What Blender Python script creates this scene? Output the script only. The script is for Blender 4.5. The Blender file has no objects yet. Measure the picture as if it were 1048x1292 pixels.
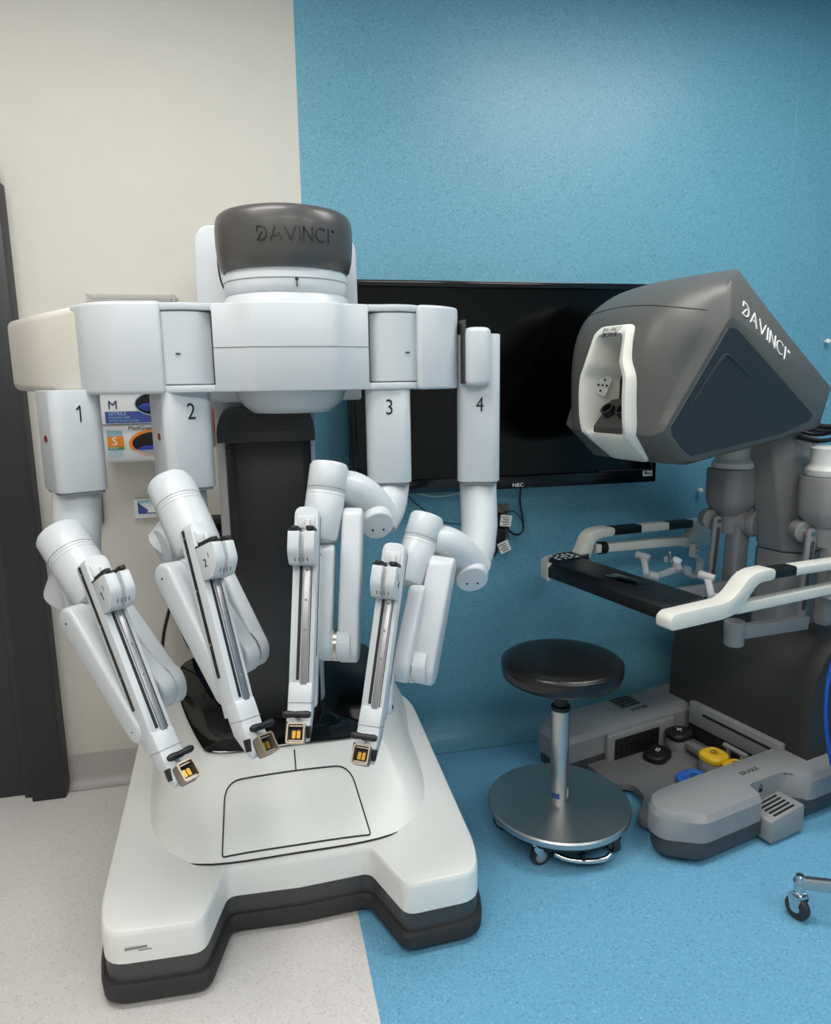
import bpy, bmesh, math, random
from mathutils import Vector, Matrix
from mathutils.bvhtree import BVHTree
random.seed(7)
R = math.radians
sc = bpy.context.scene
col = sc.collection

# ------------------------------------------------------------------ camera, light, exposure
cam_data = bpy.data.cameras.new('camera')
cam = bpy.data.objects.new('camera', cam_data); col.objects.link(cam)
F_PX, PITCH, YAW, ROLL = 900.0, R(10.36), R(12.78), R(-0.86)
cam_data.sensor_fit = 'VERTICAL'; cam_data.sensor_height = 24.0
cam_data.lens = 24.0 * F_PX / 1292.0
cam_data.clip_start = 0.05
f0 = Vector((math.sin(YAW), math.cos(YAW), 0)); r0 = Vector((math.cos(YAW), -math.sin(YAW), 0)); up = Vector((0, 0, 1))
fw = f0 * math.cos(PITCH) - up * math.sin(PITCH); u1 = up * math.cos(PITCH) + f0 * math.sin(PITCH)
rt = r0 * math.cos(ROLL) + u1 * math.sin(ROLL); u2 = u1 * math.cos(ROLL) - r0 * math.sin(ROLL)
cam.matrix_world = Matrix(((rt.x, u2.x, -fw.x, 0), (rt.y, u2.y, -fw.y, 0), (rt.z, u2.z, -fw.z, 1.45), (0, 0, 0, 1)))
sc.camera = cam

w = bpy.data.worlds.new('world'); sc.world = w; w.use_nodes = True
w.node_tree.nodes['Background'].inputs[0].default_value = (0.75, 0.8, 0.85, 1)
w.node_tree.nodes['Background'].inputs[1].default_value = 0.05

CEIL = 2.92
PANELS = [(-0.5, 1.3, 1.2, 0.6, 20), (1.65, 1.45, 1.2, 0.6, 19), (-1.3, -0.7, 1.2, 0.6, 15), (0.4, -0.7, 1.2, 0.6, 15), (2.1, -0.7, 1.2, 0.6, 15)]
for i, (x, y, sx, sy, pw) in enumerate(PANELS):
    ld = bpy.data.lights.new('ceiling_panel_light', 'AREA'); ld.shape = 'RECTANGLE'
    ld.size = sx; ld.size_y = sy; ld.energy = pw; ld.color = (1.0, 0.975, 0.95)
    lo = bpy.data.objects.new('ceiling_panel_light', ld); lo.location = (x, y, CEIL - 0.03); col.objects.link(lo)

sc.view_settings.view_transform = 'Standard'; sc.view_settings.look = 'None'
sc.view_settings.gamma = 1.0; sc.view_settings.use_curve_mapping = False
sc.view_settings.exposure = 0.28

# ------------------------------------------------------------------ materials
def lin(c):
    return tuple(((v / 255) / 12.92 if v / 255 <= 0.04045 else ((v / 255 + 0.055) / 1.055) ** 2.4) for v in c)

def mat(name, rgb, rough=0.5, metal=0.0, spec=0.5, var=0.04, scale=12.0, bump=0.0, bscale=300.0, coat=0.0, aniso=None, emit=None, alpha=None, trans=0.0):
    m = bpy.data.materials.new(name); m.use_nodes = True
    nt = m.node_tree; N = nt.nodes; L = nt.links
    b = N['Principled BSDF']
    c = lin(rgb)
    tc = N.new('ShaderNodeTexCoord')
    no = N.new('ShaderNodeTexNoise'); no.inputs['Scale'].default_value = scale; no.inputs['Detail'].default_value = 4
    L.new(tc.outputs['Object'], no.inputs['Vector'])
    mx = N.new('ShaderNodeMix'); mx.data_type = 'RGBA'
    mx.inputs['A'].default_value = (*[v * (1 - var) for v in c], 1); mx.inputs['B'].default_value = (*[min(1, v * (1 + var)) for v in c], 1)
    L.new(no.outputs['Fac'], mx.inputs['Factor']); L.new(mx.outputs['Result'], b.inputs['Base Color'])
    b.inputs['Roughness'].default_value = rough; b.inputs['Metallic'].default_value = metal
    b.inputs['Specular IOR Level'].default_value = spec
    b.inputs['Coat Weight'].default_value = coat; b.inputs['Coat Roughness'].default_value = 0.08
    if trans: b.inputs['Transmission Weight'].default_value = trans
    if alpha is not None: b.inputs['Alpha'].default_value = alpha
    if bump:
        n2 = N.new('ShaderNodeTexNoise'); n2.inputs['Scale'].default_value = bscale; n2.inputs['Detail'].default_value = 2
        L.new(tc.outputs['Object'], n2.inputs['Vector'])
        bp = N.new('ShaderNodeBump'); bp.inputs['Strength'].default_value = bump; bp.inputs['Distance'].default_value = 0.002
        L.new(n2.outputs['Fac'], bp.inputs['Height']); L.new(bp.outputs['Normal'], b.inputs['Normal'])
    if emit:
        b.inputs['Emission Color'].default_value = (*lin(rgb), 1); b.inputs['Emission Strength'].default_value = emit
    return m

def speckle(name, base, dark, light, rough, size=170.0, spec=0.5, blotch=0.05):
    m = bpy.data.materials.new(name); m.use_nodes = True
    nt = m.node_tree; N = nt.nodes; L = nt.links; b = N['Principled BSDF']
    tc = N.new('ShaderNodeTexCoord')
    def vor(s):
        v = N.new('ShaderNodeTexVoronoi'); v.inputs['Scale'].default_value = s; L.new(tc.outputs['Object'], v.inputs['Vector'])
        sp = N.new('ShaderNodeSeparateColor'); L.new(v.outputs['Color'], sp.inputs[0]); return sp
    def ramp(src, a, bb):
        r = N.new('ShaderNodeMapRange'); r.inputs['From Min'].default_value = a; r.inputs['From Max'].default_value = bb
        L.new(src, r.inputs['Value']); return r.outputs['Result']
    no = N.new('ShaderNodeTexNoise'); no.inputs['Scale'].default_value = 3.0; no.inputs['Detail'].default_value = 5; L.new(tc.outputs['Object'], no.inputs['Vector'])
    B = lin(base)
    m0 = N.new('ShaderNodeMix'); m0.data_type = 'RGBA'
    m0.inputs['A'].default_value = (*[v * (1 - blotch) for v in B], 1); m0.inputs['B'].default_value = (*[v * (1 + blotch) for v in B], 1)
    L.new(no.outputs['Fac'], m0.inputs['Factor'])
    m1 = N.new('ShaderNodeMix'); m1.data_type = 'RGBA'; m1.inputs['B'].default_value = (*lin(dark), 1)
    L.new(m0.outputs['Result'], m1.inputs['A']); L.new(ramp(vor(size).outputs[0], 0.86, 0.93), m1.inputs['Factor'])
    m2 = N.new('ShaderNodeMix'); m2.data_type = 'RGBA'; m2.inputs['B'].default_value = (*lin(light), 1)
    L.new(m1.outputs['Result'], m2.inputs['A']); L.new(ramp(vor(size * 1.3).outputs[1], 0.88, 0.95), m2.inputs['Factor'])
    L.new(m2.outputs['Result'], b.inputs['Base Color'])
    b.inputs['Roughness'].default_value = rough; b.inputs['Specular IOR Level'].default_value = spec
    return m

M = dict(
    wall=mat('wall_paint', (204, 201, 193), 0.6, bump=0.15, bscale=220),
    blue=speckle('blue_vinyl', (100, 158, 180), (86, 142, 165), (118, 173, 194), 0.40, 230),
    bluef=speckle('blue_floor_vinyl', (106, 165, 198), (90, 147, 180), (126, 183, 213), 0.40, 230),
    grey_floor=speckle('pale_grey_vinyl', (212, 208, 206), (196, 191, 189), (222, 219, 217), 0.4, 250),
    cove=speckle('grey_cove_vinyl', (176, 173, 171), (162, 158, 156), (188, 185, 183), 0.4, 250),
    ceiling=mat('ceiling_white', (235, 235, 232), 0.8),
    door=mat('door_charcoal', (44, 46, 50), 0.5, scale=5), doorframe=mat('door_frame_black', (32, 34, 38), 0.45),
    lamp=mat('lamp_diffuser', (255, 250, 240), 0.5, emit=3.0),
    white=mat('robot_white', (194, 199, 203), 0.34, bump=0.04, bscale=500),
    white_lit=mat('robot_white_warm_lit', (226, 222, 212), 0.34, bump=0.04, bscale=500),  # robot white with warm light off the white wall put into the colour
    shroud=mat('base_white', (230, 231, 228), 0.36, var=0.05, scale=6, bump=0.03, bscale=400),
    numb=mat('numeral_black', (18, 18, 20), 0.5), seam=mat('seam_dark', (40, 40, 42), 0.7), seamlt=mat('seam_grey', (130, 132, 132), 0.7),
    rubber=mat('bumper_rubber', (40, 40, 41), 0.65, bump=0.2, bscale=350), skirt=mat('skirt_dark_grey', (66, 66, 68), 0.5, bump=0.1, bscale=400),
    cap=mat('cap_dark_grey', (72, 70, 69), 0.36, coat=0.08), captxt=mat('cap_emboss', (26, 25, 25), 0.4),
    ventm=mat('vent_dark_grey', (58, 58, 60), 0.45), colblk=mat('column_black', (36, 36, 38), 0.4, bump=0.05), gloss=mat('deck_gloss_black', (10, 10, 11), 0.07, spec=0.6),
    black=mat('matte_black', (18, 18, 19), 0.5), steel=mat('steel', (176, 172, 166), 0.25, 1.0, var=0.05, scale=40),
    rail=mat('rail_steel', (176, 174, 178), 0.38, 1.0, var=.01), gold=mat('gold_contact', (150, 116, 52), 0.35, 1.0),
    frame=mat('mount_frame', (150, 140, 126), 0.4, 0.7), red=mat('red_lens', (130, 20, 24), 0.2, coat=0.5),
    c_hood=mat('console_grey', (82, 82, 80), 0.48, bump=0.05), c_side=mat('console_slate', (44, 49, 55), 0.45, bump=0.05),
    c_white=mat('console_white', (214, 213, 205), 0.4), c_pale=mat('console_pale_grey', (196, 198, 196), 0.4),
    c_hand=mat('hand_control_grey', (158, 160, 163), 0.4),
    c_mid=mat('console_mid_grey', (128, 128, 129), 0.42, bump=0.05), c_drk=mat('console_charcoal', (52, 51, 50), 0.55, bump=0.1),
    c_pod=mat('pod_grey', (138, 139, 141), 0.42, bump=0.06), c_tray=mat('tray_grey', (112, 112, 113), 0.5, bump=0.08),
    c_low=mat('pod_dark', (62, 62, 66), 0.5, bump=0.08), pad=mat('armrest_black', (16, 18, 21), 0.4, bump=0.05, spec=0.4),
    yellow=mat('pedal_yellow', (226, 184, 36), 0.45), pblue=mat('pedal_blue', (44, 104, 186), 0.45),
    print_w=mat('print_white', (240, 240, 238), 0.6), print_g=mat('print_grey', (120, 118, 114), 0.6),
    leather=mat('black_vinyl', (17, 17, 18), 0.3, bump=0.25, bscale=120), chrome=mat('chrome', (205, 205, 205), 0.12, 1.0),
    brush=mat('brushed_steel', (188, 188, 186), 0.36, 1.0, var=0.08, scale=60), tyre=mat('caster_tyre', (44, 44, 46), 0.55), hubg=mat('caster_hub', (150, 150, 152), 0.4),
    tv=mat('tv_bezel', (10, 10, 12), 0.15, spec=0.5), screen=mat('tv_screen', (3, 3, 4), 0.12, spec=0.35),
    cblue=mat('cable_blue', (22, 74, 168), 0.4), cblack=mat('cable_black', (15, 15, 16), 0.45), cwhite=mat('cable_white', (190, 196, 198), 0.5),
    plate=mat('wall_plate_metal', (128, 126, 120), 0.4, 0.5), redp=mat('outlet_red', (178, 26, 30), 0.35), paper=mat('paper', (228, 228, 224), 0.7),
    acryl=mat('acrylic', (225, 230, 232), 0.08, trans=0.0, alpha=0.28), card=mat('carton_white', (222, 224, 226), 0.6),
    cbl=mat('carton_blue', (58, 76, 150), 0.6), cbl2=mat('carton_pale_blue', (150, 190, 206), 0.6), navy=mat('print_navy', (30, 46, 92), 0.6),
    orange=mat('carton_orange', (238, 138, 40), 0.6), green=mat('carton_green', (58, 148, 74), 0.6), glove=mat('glove_blue', (36, 56, 150), 0.5), hole=mat('box_inside', (16, 15, 16), 0.8),
    wrap=mat('clear_wrap', (214, 212, 206), 0.15, alpha=0.55), led=mat('led_amber', (255, 150, 60), 0.4, emit=2.0),
)

# ------------------------------------------------------------------ mesh helpers
class MB:
    def __init__(s): s.v = []; s.f = []
    def add(s, v, f):
        o = len(s.v); s.v += [Vector(p) for p in v]; s.f += [tuple(i + o for i in q) for q in f]; return s
    def box(s, c, size, rot=None):
        c = Vector(c); hx, hy, hz = [q / 2 for q in size]
        v = [Vector((x, y, z)) for x in (-hx, hx) for y in (-hy, hy) for z in (-hz, hz)]
        if rot is not None: v = [rot @ p for p in v]
        return s.add([p + c for p in v], [(0, 1, 3, 2), (4, 6, 7, 5), (0, 4, 5, 1), (2, 3, 7, 6), (0, 2, 6, 4), (1, 5, 7, 3)])
    def prism(s, poly, h0, h1, o=(0, 0, 0), X=(1, 0, 0), Y=(0, 1, 0), Zv=(0, 0, 1)):
        o, X, Y, Zv = map(Vector, (o, X, Y, Zv)); n = len(poly)
        v = [o + X * a + Y * b + Zv * h for h in (h0, h1) for a, b in poly]
        f = [tuple(range(n))[::-1], tuple(range(n, 2 * n))] + [(i, (i + 1) % n, n + (i + 1) % n, n + i) for i in range(n)]
        return s.add(v, f)
    def loft(s, rings, cap=True, closed=True):
        n = len(rings[0]); v = [p for r in rings for p in r]; f = []
        for k in range(len(rings) - 1):
            for i in range(n if closed else n - 1):
                j = (i + 1) % n; f.append((k * n + i, k * n + j, (k + 1) * n + j, (k + 1) * n + i))
        if cap: f += [tuple(range(n))[::-1], tuple(range((len(rings) - 1) * n, len(rings) * n))]
        return s.add(v, f)
    def lathe(s, prof, o=(0, 0, 0), axis=(0, 0, 1), n=32, sx=1.0, sy=1.0, hint=(1, 0, 0)):
        o = Vector(o); Zv = Vector(axis).normalized(); h = Vector(hint)
        if abs(h.dot(Zv)) > 0.95: h = Vector((0, 1, 0))
        X = (h - Zv * h.dot(Zv)).normalized(); Y = Zv.cross(X)
        rings = [[o + Zv * z + (X * math.cos(t) * sx + Y * math.sin(t) * sy) * max(r, 1e-4) for t in [2 * math.pi * i / n for i in range(n)]] for r, z in prof]
        return s.loft(rings)
    def tube(s, pts, rad, n=10, smooth=0):
        pts = [Vector(p) for p in pts]
        if not hasattr(rad, '__len__'): rad = [rad] * len(pts)
        rad = list(rad)
        for _ in range(smooth):
            q, rr = [pts[0]], [rad[0]]
            for i in range(len(pts) - 1):
                q += [pts[i].lerp(pts[i + 1], .25), pts[i].lerp(pts[i + 1], .75)]; rr += [rad[i] * .75 + rad[i + 1] * .25, rad[i] * .25 + rad[i + 1] * .75]
            pts, rad = q + [pts[-1]], rr + [rad[-1]]
        t0 = (pts[1] - pts[0]).normalized(); h = Vector((0, 0, 1)) if abs(t0.z) < .9 else Vector((1, 0, 0))
        X = (h - t0 * h.dot(t0)).normalized(); rings = []
        for i, p in enumerate(pts):
            t = (pts[min(i + 1, len(pts) - 1)] - pts[max(i - 1, 0)]).normalized()
            X = (X - t * X.dot(t)).normalized(); Y = t.cross(X)
            rings.append([p + (X * math.cos(a) + Y * math.sin(a)) * rad[i] for a in [2 * math.pi * k / n for k in range(n)]])
        return s.loft(rings)
    def cyl(s, a, b, r, r2=None, n=24, e=0.0):
        a, b = Vector(a), Vector(b); L = (b - a).length; r2 = r if r2 is None else r2
        pr = [(r, 0), (r2, L)] if not e else [(r - e, 0), (r - e * .3, e * .3), (r, e), (r2, L - e), (r2 - e * .3, L - e * .3), (r2 - e, L)]
        return s.lathe(pr, a, b - a, n)
    def bar(s, A, B, wA, wB, thick, a, n=10):
        A, B = Vector(A), Vector(B); d = (B - A); Ln = d.length; d.normalize(); a = Vector(a); a = (a - d * a.dot(d)).normalized(); sd = a.cross(d)
        poly = [(-math.cos(t) * wA / 2, -math.sin(t) * wA / 2) for t in [math.pi * i / n for i in range(n + 1)]] + [(math.cos(t) * wB / 2, Ln + math.sin(t) * wB / 2) for t in [math.pi * i / n for i in range(n + 1)]]
        return s.prism(poly, -thick / 2, thick / 2, A, sd, d, a)

WORLD = {}
def build(name, mb, m, parent=None, bev=0.0, seg=2, ang=30, local=False, shade=True, sharp=38):
    """one mesh object; vertices are given in world space unless local (already in the thing's own space)"""
    if not isinstance(mb, MB): q = MB(); q.add(*mb); mb = q
    me = bpy.data.meshes.new(name); bm = bmesh.new()
    vs = [bm.verts.new(p) for p in mb.v]
    for f in mb.f:
        try: bm.faces.new([vs[i] for i in f])
        except ValueError: pass
    bmesh.ops.remove_doubles(bm, verts=bm.verts, dist=1e-5)
    bmesh.ops.recalc_face_normals(bm, faces=bm.faces)
    if bev:
        ed = [e for e in bm.edges if len(e.link_faces) == 2 and e.calc_face_angle(0) > R(ang)]
        bmesh.ops.bevel(bm, geom=ed, offset=bev, segments=seg, profile=0.5, affect='EDGES', clamp_overlap=True)
    root = parent
    while root is not None and root.parent is not None: root = root.parent
    if root is not None and not local and root.name in WORLD: bm.transform(WORLD[root.name].inverted())
    bm.to_mesh(me); bm.free()
    if shade:
        me.polygons.foreach_set('use_smooth', [True] * len(me.polygons)); me.set_sharp_from_angle(angle=R(sharp))
    me.materials.append(m)
    o = bpy.data.objects.new(name, me); col.objects.link(o)
    if parent is not None: o.parent = parent
    return o

def thing(name, label, cat, loc=(0, 0, 0), rz=0.0, group=None):
    o = bpy.data.objects.new(name, None); o.empty_display_size = 0.05; col.objects.link(o)
    o.location = loc; o.rotation_euler = (0, 0, rz); tag(o, label, cat, group)
    WORLD[o.name] = Matrix.Translation(Vector(loc)) @ Matrix.Rotation(rz, 4, 'Z'); return o

def tag(o, label, cat, group=None):
    o['label'] = label; o['category'] = cat
    if group: o['group'] = group
    return o
def struct(o): o['kind'] = 'structure'; return o

def rrect(w_, h_, r, n=5, cx=0, cy=0):
    p = []
    for sx, sy, a0 in ((1, 1, 0), (-1, 1, 90), (-1, -1, 180), (1, -1, 270)):
        for i in range(n + 1):
            t = R(a0 + 90 * i / n); p.append((cx + sx * (w_ / 2 - r) + r * math.cos(t), cy + sy * (h_ / 2 - r) + r * math.sin(t)))
    return p

def rpoly(pts, r, n=4):
    """round the corners of a 2D polygon; r one number or one per corner"""
    out = []; N = len(pts)
    for i in range(N):
        p0, p, p1 = Vector(pts[i - 1]), Vector(pts[i]), Vector(pts[(i + 1) % N]); ri = r[i] if hasattr(r, '__len__') else r
        a = (p0 - p); b = (p1 - p); ri = min(ri, a.length * .45, b.length * .45)
        if ri <= 1e-5: out.append(tuple(p)); continue
        A = p + a.normalized() * ri; B = p + b.normalized() * ri
        for k in range(n + 1):
            t = k / n; q = A * (1 - t) ** 2 + p * 2 * t * (1 - t) + B * t * t; out.append((q.x, q.y))
    return out

def text_geo(txt, size, thick=0.0006, align='CENTER'):
    cu = bpy.data.curves.new('t', 'FONT'); cu.body = txt; cu.size = size; cu.align_x = align; cu.align_y = 'CENTER'; cu.extrude = thick; cu.resolution_u = 3
    o = bpy.data.objects.new('t', cu); col.objects.link(o); bpy.context.view_layer.update()
    me = bpy.data.meshes.new_from_object(o.evaluated_get(bpy.context.evaluated_depsgraph_get()))
    v = [p.co.copy() for p in me.vertices]; f = [tuple(p.vertices) for p in me.polygons]
    bpy.data.objects.remove(o); bpy.data.curves.remove(cu); bpy.data.meshes.remove(me)
    return v, f

def put(geo, o, X, Y, sx=1.0):
    o, X, Y = Vector(o), Vector(X).normalized(), Vector(Y); Y = (Y - X * Y.dot(X)).normalized(); N = X.cross(Y)
    return [o + X * p[0] * sx + Y * p[1] + N * p[2] for p in geo[0]], geo[1]

def arc(cx, cy, rx, ry, a0, a1, n=8):
    return [(cx + rx * math.cos(R(a0 + (a1 - a0) * i / n)), cy + ry * math.sin(R(a0 + (a1 - a0) * i / n))) for i in range(n + 1)]
GLY = {'D': (0.78, [[(0, .62), (0, 1), (.3, 1)] + arc(.3, .5, .45, .5, 90, -90) + [(0.16, 0)], [(0, 0), (.42, .62)]]),
       'A': (0.86, [[(0, 0), (.43, 1), (.86, 0)], [(.14, .3), (.5, .3)]]), 'V': (0.86, [[(0, 1), (.43, 0), (.86, 1)]]),
       'I': (0.1, [[(.05, 0), (.05, 1)]]), 'N': (0.74, [[(0, 0), (0, 1), (.74, 0), (.74, 1)]]), 'C': (0.88, [arc(.5, .5, .5, .5, 48, 312, 14)])}
def logo(h, wd=0.085, thick=0.0006, gap=0.24):
    """wordmark drawn with strokes; returns centred geometry in XY"""
    mb = MB(); x = 0
    for ch in 'DAVINCI':
        wch, strokes = GLY[ch]
        for st in strokes:
            for (a, b) in zip(st[:-1], st[1:]):
                A, B = Vector((a[0] + x, a[1])), Vector((b[0] + x, b[1])); d = (B - A); Ln = d.length; d.normalize(); nn = Vector((-d.y, d.x)) * wd / 2
                A = A - d * wd * .35; B = B + d * wd * .35; k = max(1, int(Ln / .25))
                for i in range(k):
                    p, q = A.lerp(B, i / k), A.lerp(B, (i + 1) / k)
                    mb.add([((v.x) * h, (v.y - .5) * h, z) for z in (-thick, thick) for v in (p - nn, q - nn, q + nn, p + nn)], [(3, 2, 1, 0), (4, 5, 6, 7), (0, 1, 5, 4), (1, 2, 6, 5), (2, 3, 7, 6), (3, 0, 4, 7)])
        x += wch + gap
    x0 = x - gap
    for st in ([(x, .98), (x + .12, .98)], [(x + .06, .98), (x + .06, .8)], [(x + .17, .8), (x + .17, .98), (x + .23, .88), (x + .29, .98), (x + .29, .8)]):
        for (a, b) in zip(st[:-1], st[1:]):
            A, B = Vector(a), Vector(b); d = (B - A).normalized(); nn = Vector((-d.y, d.x)) * .015
            mb.add([(v.x * h, (v.y - .5) * h, z) for z in (-thick, thick) for v in (A - nn, B - nn, B + nn, A + nn)], [(3, 2, 1, 0), (4, 5, 6, 7), (0, 1, 5, 4), (1, 2, 6, 5), (2, 3, 7, 6), (3, 0, 4, 7)])
    return [Vector((p.x - x0 * h / 2, p.y, p.z)) for p in mb.v], mb.f

def one_geo(h, wd=.11, t=.0006):
    mb = MB()
    for a, b in (((0, 0), (0, 1)), ((.04, 1), (-.26, .76))):
        A, B = Vector(a), Vector(b); d = (B - A).normalized(); n = Vector((-d.y, d.x)) * wd / 2
        mb.add([((v.x + .06) * h, (v.y - .5) * h, z) for z in (-t, t) for v in (A - n, B - n, B + n, A + n)], [(3, 2, 1, 0), (4, 5, 6, 7), (0, 1, 5, 4), (1, 2, 6, 5), (2, 3, 7, 6), (3, 0, 4, 7)])
    return mb.v, mb.f

# ------------------------------------------------------------------ the room
WY = 2.632; XS = 0.21; X0, X1, Y0 = -2.6, 3.4, -2.6
struct(build('wall_back', MB().box(((X0 + XS) / 2, WY + .06, CEIL / 2), (XS - X0, .12, CEIL)), M['wall'], shade=False))
wb = struct(build('wall_back_blue', MB().box(((X1 + XS) / 2, WY + .06, CEIL / 2), (X1 - XS, .12, CEIL)), M['blue'], shade=False))
build('weld_seam', MB().cyl((2.16, WY, .05), (2.16, WY, CEIL), .0022, n=8), M['blue'], wb)
struct(build('wall_left', MB().box((X0 - .05, (Y0 + WY) / 2, CEIL / 2), (.1, WY - Y0, CEIL)), M['wall'], shade=False))
struct(build('wall_right', MB().box((X1 + .05, (Y0 + WY) / 2, CEIL / 2), (.1, WY - Y0, CEIL)), M['blue'], shade=False))
struct(build('wall_front', MB().box(((X0 + X1) / 2, Y0 - .05, CEIL / 2), (X1 - X0, .1, CEIL)), M['wall'], shade=False))
struct(build('floor', MB().box(((X0 + XS + .005) / 2, (Y0 + WY) / 2, -.05), (XS + .005 - X0, WY - Y0, .1)), M['grey_floor'], shade=False))
struct(build('floor_blue', MB().box(((X1 + XS + .005) / 2, (Y0 + WY) / 2, -.05), (X1 - XS - .005, WY - Y0, .1)), M['bluef'], shade=False))
ce = struct(build('ceiling', MB().box(((X0 + X1) / 2, (Y0 + WY) / 2, CEIL + .05), (X1 - X0, WY - Y0, .1)), M['ceiling'], shade=False))
for x, y, sx, sy, pw in PANELS:
    t = thing('ceiling_light', 'flat white ceiling light panel ' + ('near the back wall, ' if y > 0 else 'further from the back wall, ') + ('over the door side' if x < -1 else 'over the robot' if x < 0 else 'over the middle of the room' if x < 1 else 'over the console side'), 'light', (x, y, CEIL - .02), 0, 'ceiling light panels')
    build('frame', MB().box((0, sy / 2 + .02, .008), (sx + .08, .04, .022)).box((0, -sy / 2 - .02, .008), (sx + .08, .04, .022)).box((sx / 2 + .02, 0, .008), (.04, sy, .022)).box((-sx / 2 - .02, 0, .008), (.04, sy, .022)), M['ceiling'], t, local=True)
    build('diffuser', MB().box((0, 0, .012), (sx, sy, .006)), M['lamp'], t, local=True)

def cove(name, x0, x1, m, r=.07, h=.13):
    prof = [(0.004, h), (0.004, r)] + [(0.004 + r - r * math.cos(R(t)), r - r * math.sin(R(t)) + .002) for t in (15, 30, 45, 60, 75, 90)]
    v = [(x, WY - a, z) for x in (x0, x1) for a, z in prof] + [(x, WY, h) for x in (x0, x1)] + [(x, WY - .004 - r, 0) for x in (x0, x1)]
    n = len(prof); f = [(i, i + 1, n + i + 1, n + i) for i in range(n - 1)] + [(2 * n, 0, n, 2 * n + 1)]
    return struct(build(name, (v, f), m))
cove('baseboard_back', -.72, XS, M['cove'], .035, .125)
cove('baseboard_back_blue', XS, X1, M['blue'], .11, .12)

# door in the white wall
dr = bpy.data.objects.new('door_1', None); col.objects.link(dr); dr.location = (-1.25, WY, 0); dr['kind'] = 'structure'
WORLD[dr.name] = Matrix.Translation((-1.25, WY, 0))
build('door_panel', MB().box((-1.28, WY - .004, 1.02), (.9, .03, 2.04)), M['door'], dr, bev=.003)
build('door_frame', MB().box((-.775, WY - .03, 1.04), (.11, .09, 2.08)).box((-1.28, WY - .03, 2.085), (1.1, .09, .09)).box((-1.785, WY - .03, 1.04), (.11, .09, 2.08)), M['doorframe'], dr, bev=.004)
build('door_stop', MB().box((-.845, WY - .022, 1.02), (.035, .04, 2.04)), M['door'], dr, bev=.003)
build('door_handle', MB().cyl((-1.62, WY - .02, 1.0), (-1.62, WY - .08, 1.0), .012).cyl((-1.62, WY - .075, 1.0), (-1.5, WY - .075, 1.0), .01), M['steel'], dr)
# ------------------------------------------------------------------ the surgical robot cart
rb = thing('surgical_robot', 'large white four-armed surgical robot cart on a wide wheeled base', 'robot', (.057, 2.05, 0))
FOOT = [(-.432, 1.70), (-.405, 1.575), (-.175, 1.565), (-.125, 1.745), (.06, 1.735), (.25, 1.745), (.315, 1.565), (.515, 1.575), (.545, 1.70), (.53, 2.42), (.46, 2.55), (-.36, 2.55), (-.43, 2.42)]
FR = [.06, .05, .03, .025, .0, .025, .03, .05, .06, .12, .08, .08, .12]
def grow(poly, k, cx=.057, cy=2.05):
    out = []
    N = len(poly)
    for i in range(N):
        p0, p, p1 = Vector(poly[i - 1]), Vector(poly[i]), Vector(poly[(i + 1) % N])
        e0 = (p - p0).normalized(); e1 = (p1 - p).normalized(); n0 = Vector((e0.y, -e0.x)); n1 = Vector((e1.y, -e1.x)); b = (n0 + n1)
        b = b / max(.3, 1 + n0.dot(n1)); out.append(tuple(p + b * k))
    return out
def ring(poly, k, z): return [Vector((x, y, z)) for x, y in rpoly(grow(poly, k), FR, 5)]
bp_ = build('base_bumper', MB().loft([ring(FOOT, -.004, .012), ring(FOOT, .006, .02), ring(FOOT, .008, .052), ring(FOOT, .002, .062)]), M['rubber'], rb)
build('base_skirt', MB().loft([ring(FOOT, -.006, .058), ring(FOOT, -.004, .118)]), M['skirt'], rb)
# side rims climb towards the rear
def base_top(x, y):
    t = max(0, min(1, (y - 1.95) / .6)); return .2 + .10 * t * t * (3 - 2 * t)
rr = [ring(FOOT, -.003, .115)]
for k, dz in ((-.0035, -.016), (-.0045, -.009), (-.0075, -.003), (-.013, 0.0), (-.05, .0006)):
    rr.append([Vector((p.x, p.y, base_top(p.x, p.y) + dz)) for p in ring(FOOT, k, 0)])
build('base_cover', MB().loft(rr), M['shroud'], rb, sharp=28)
for x, y in ((-.33, 1.72), (.42, 1.72), (-.3, 2.4), (.42, 2.4)):
    build('caster_wheel', MB().cyl((x - .02, y, .04), (x + .02, y, .04), .04, n=20), M['tyre'], rb)
# shroud: mound between the base cover and the black deck
def lerp_ring(t):
    bot = [(-.20, 1.775), (.06, 1.76), (.32, 1.775), (.455, 1.88), (.475, 2.2), (.46, 2.50), (.06, 2.52), (-.35, 2.50), (-.365, 2.2), (-.335, 1.89)]
    top = [(-.15, 2.0), (.075, 1.99), (.30, 2.0), (.345, 2.05), (.385, 2.3), (.35, 2.47), (.04, 2.48), (-.255, 2.47), (-.29, 2.3), (-.215, 2.06)]
    zt = [.375, .378, .375, .392, .46, .505, .505, .505, .46, .392]
    tz = t
    e = t ** .75
    out = []
    for i, ((a, b), (c, d)) in enumerate(zip(bot, top)):
        zb = base_top(a, b) + .004
        side = i in (3, 4, 5, 7, 8, 9)
        h = e if not side else t
        z = zb + (zt[i] - zb) * (t if not side else t ** .8)
        out.append(Vector((a + (c - a) * h, b + (d - b) * h if side else b + (d - b) * t, z)))
    # smooth closed curve through the ring (Catmull-Rom)
    N = len(out); res = []
    for i in range(N):
        p0, p1, p2, p3 = out[i - 1], out[i], out[(i + 1) % N], out[(i + 2) % N]
        for k in range(6):
            u = k / 6
            res.append(.5 * ((2 * p1) + (p2 - p0) * u + (2 * p0 - 5 * p1 + 4 * p2 - p3) * u * u + (3 * p1 - p0 - 3 * p2 + p3) * u ** 3))
    return res
sh_rings = [lerp_ring(t / 8) for t in range(9)]
edge = [p + (Vector((.05, 2.25, .43)) - p).normalized() * .012 + Vector((0, 0, .006)) for p in sh_rings[-1]]
shm = MB().loft(sh_rings + [edge])
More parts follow.
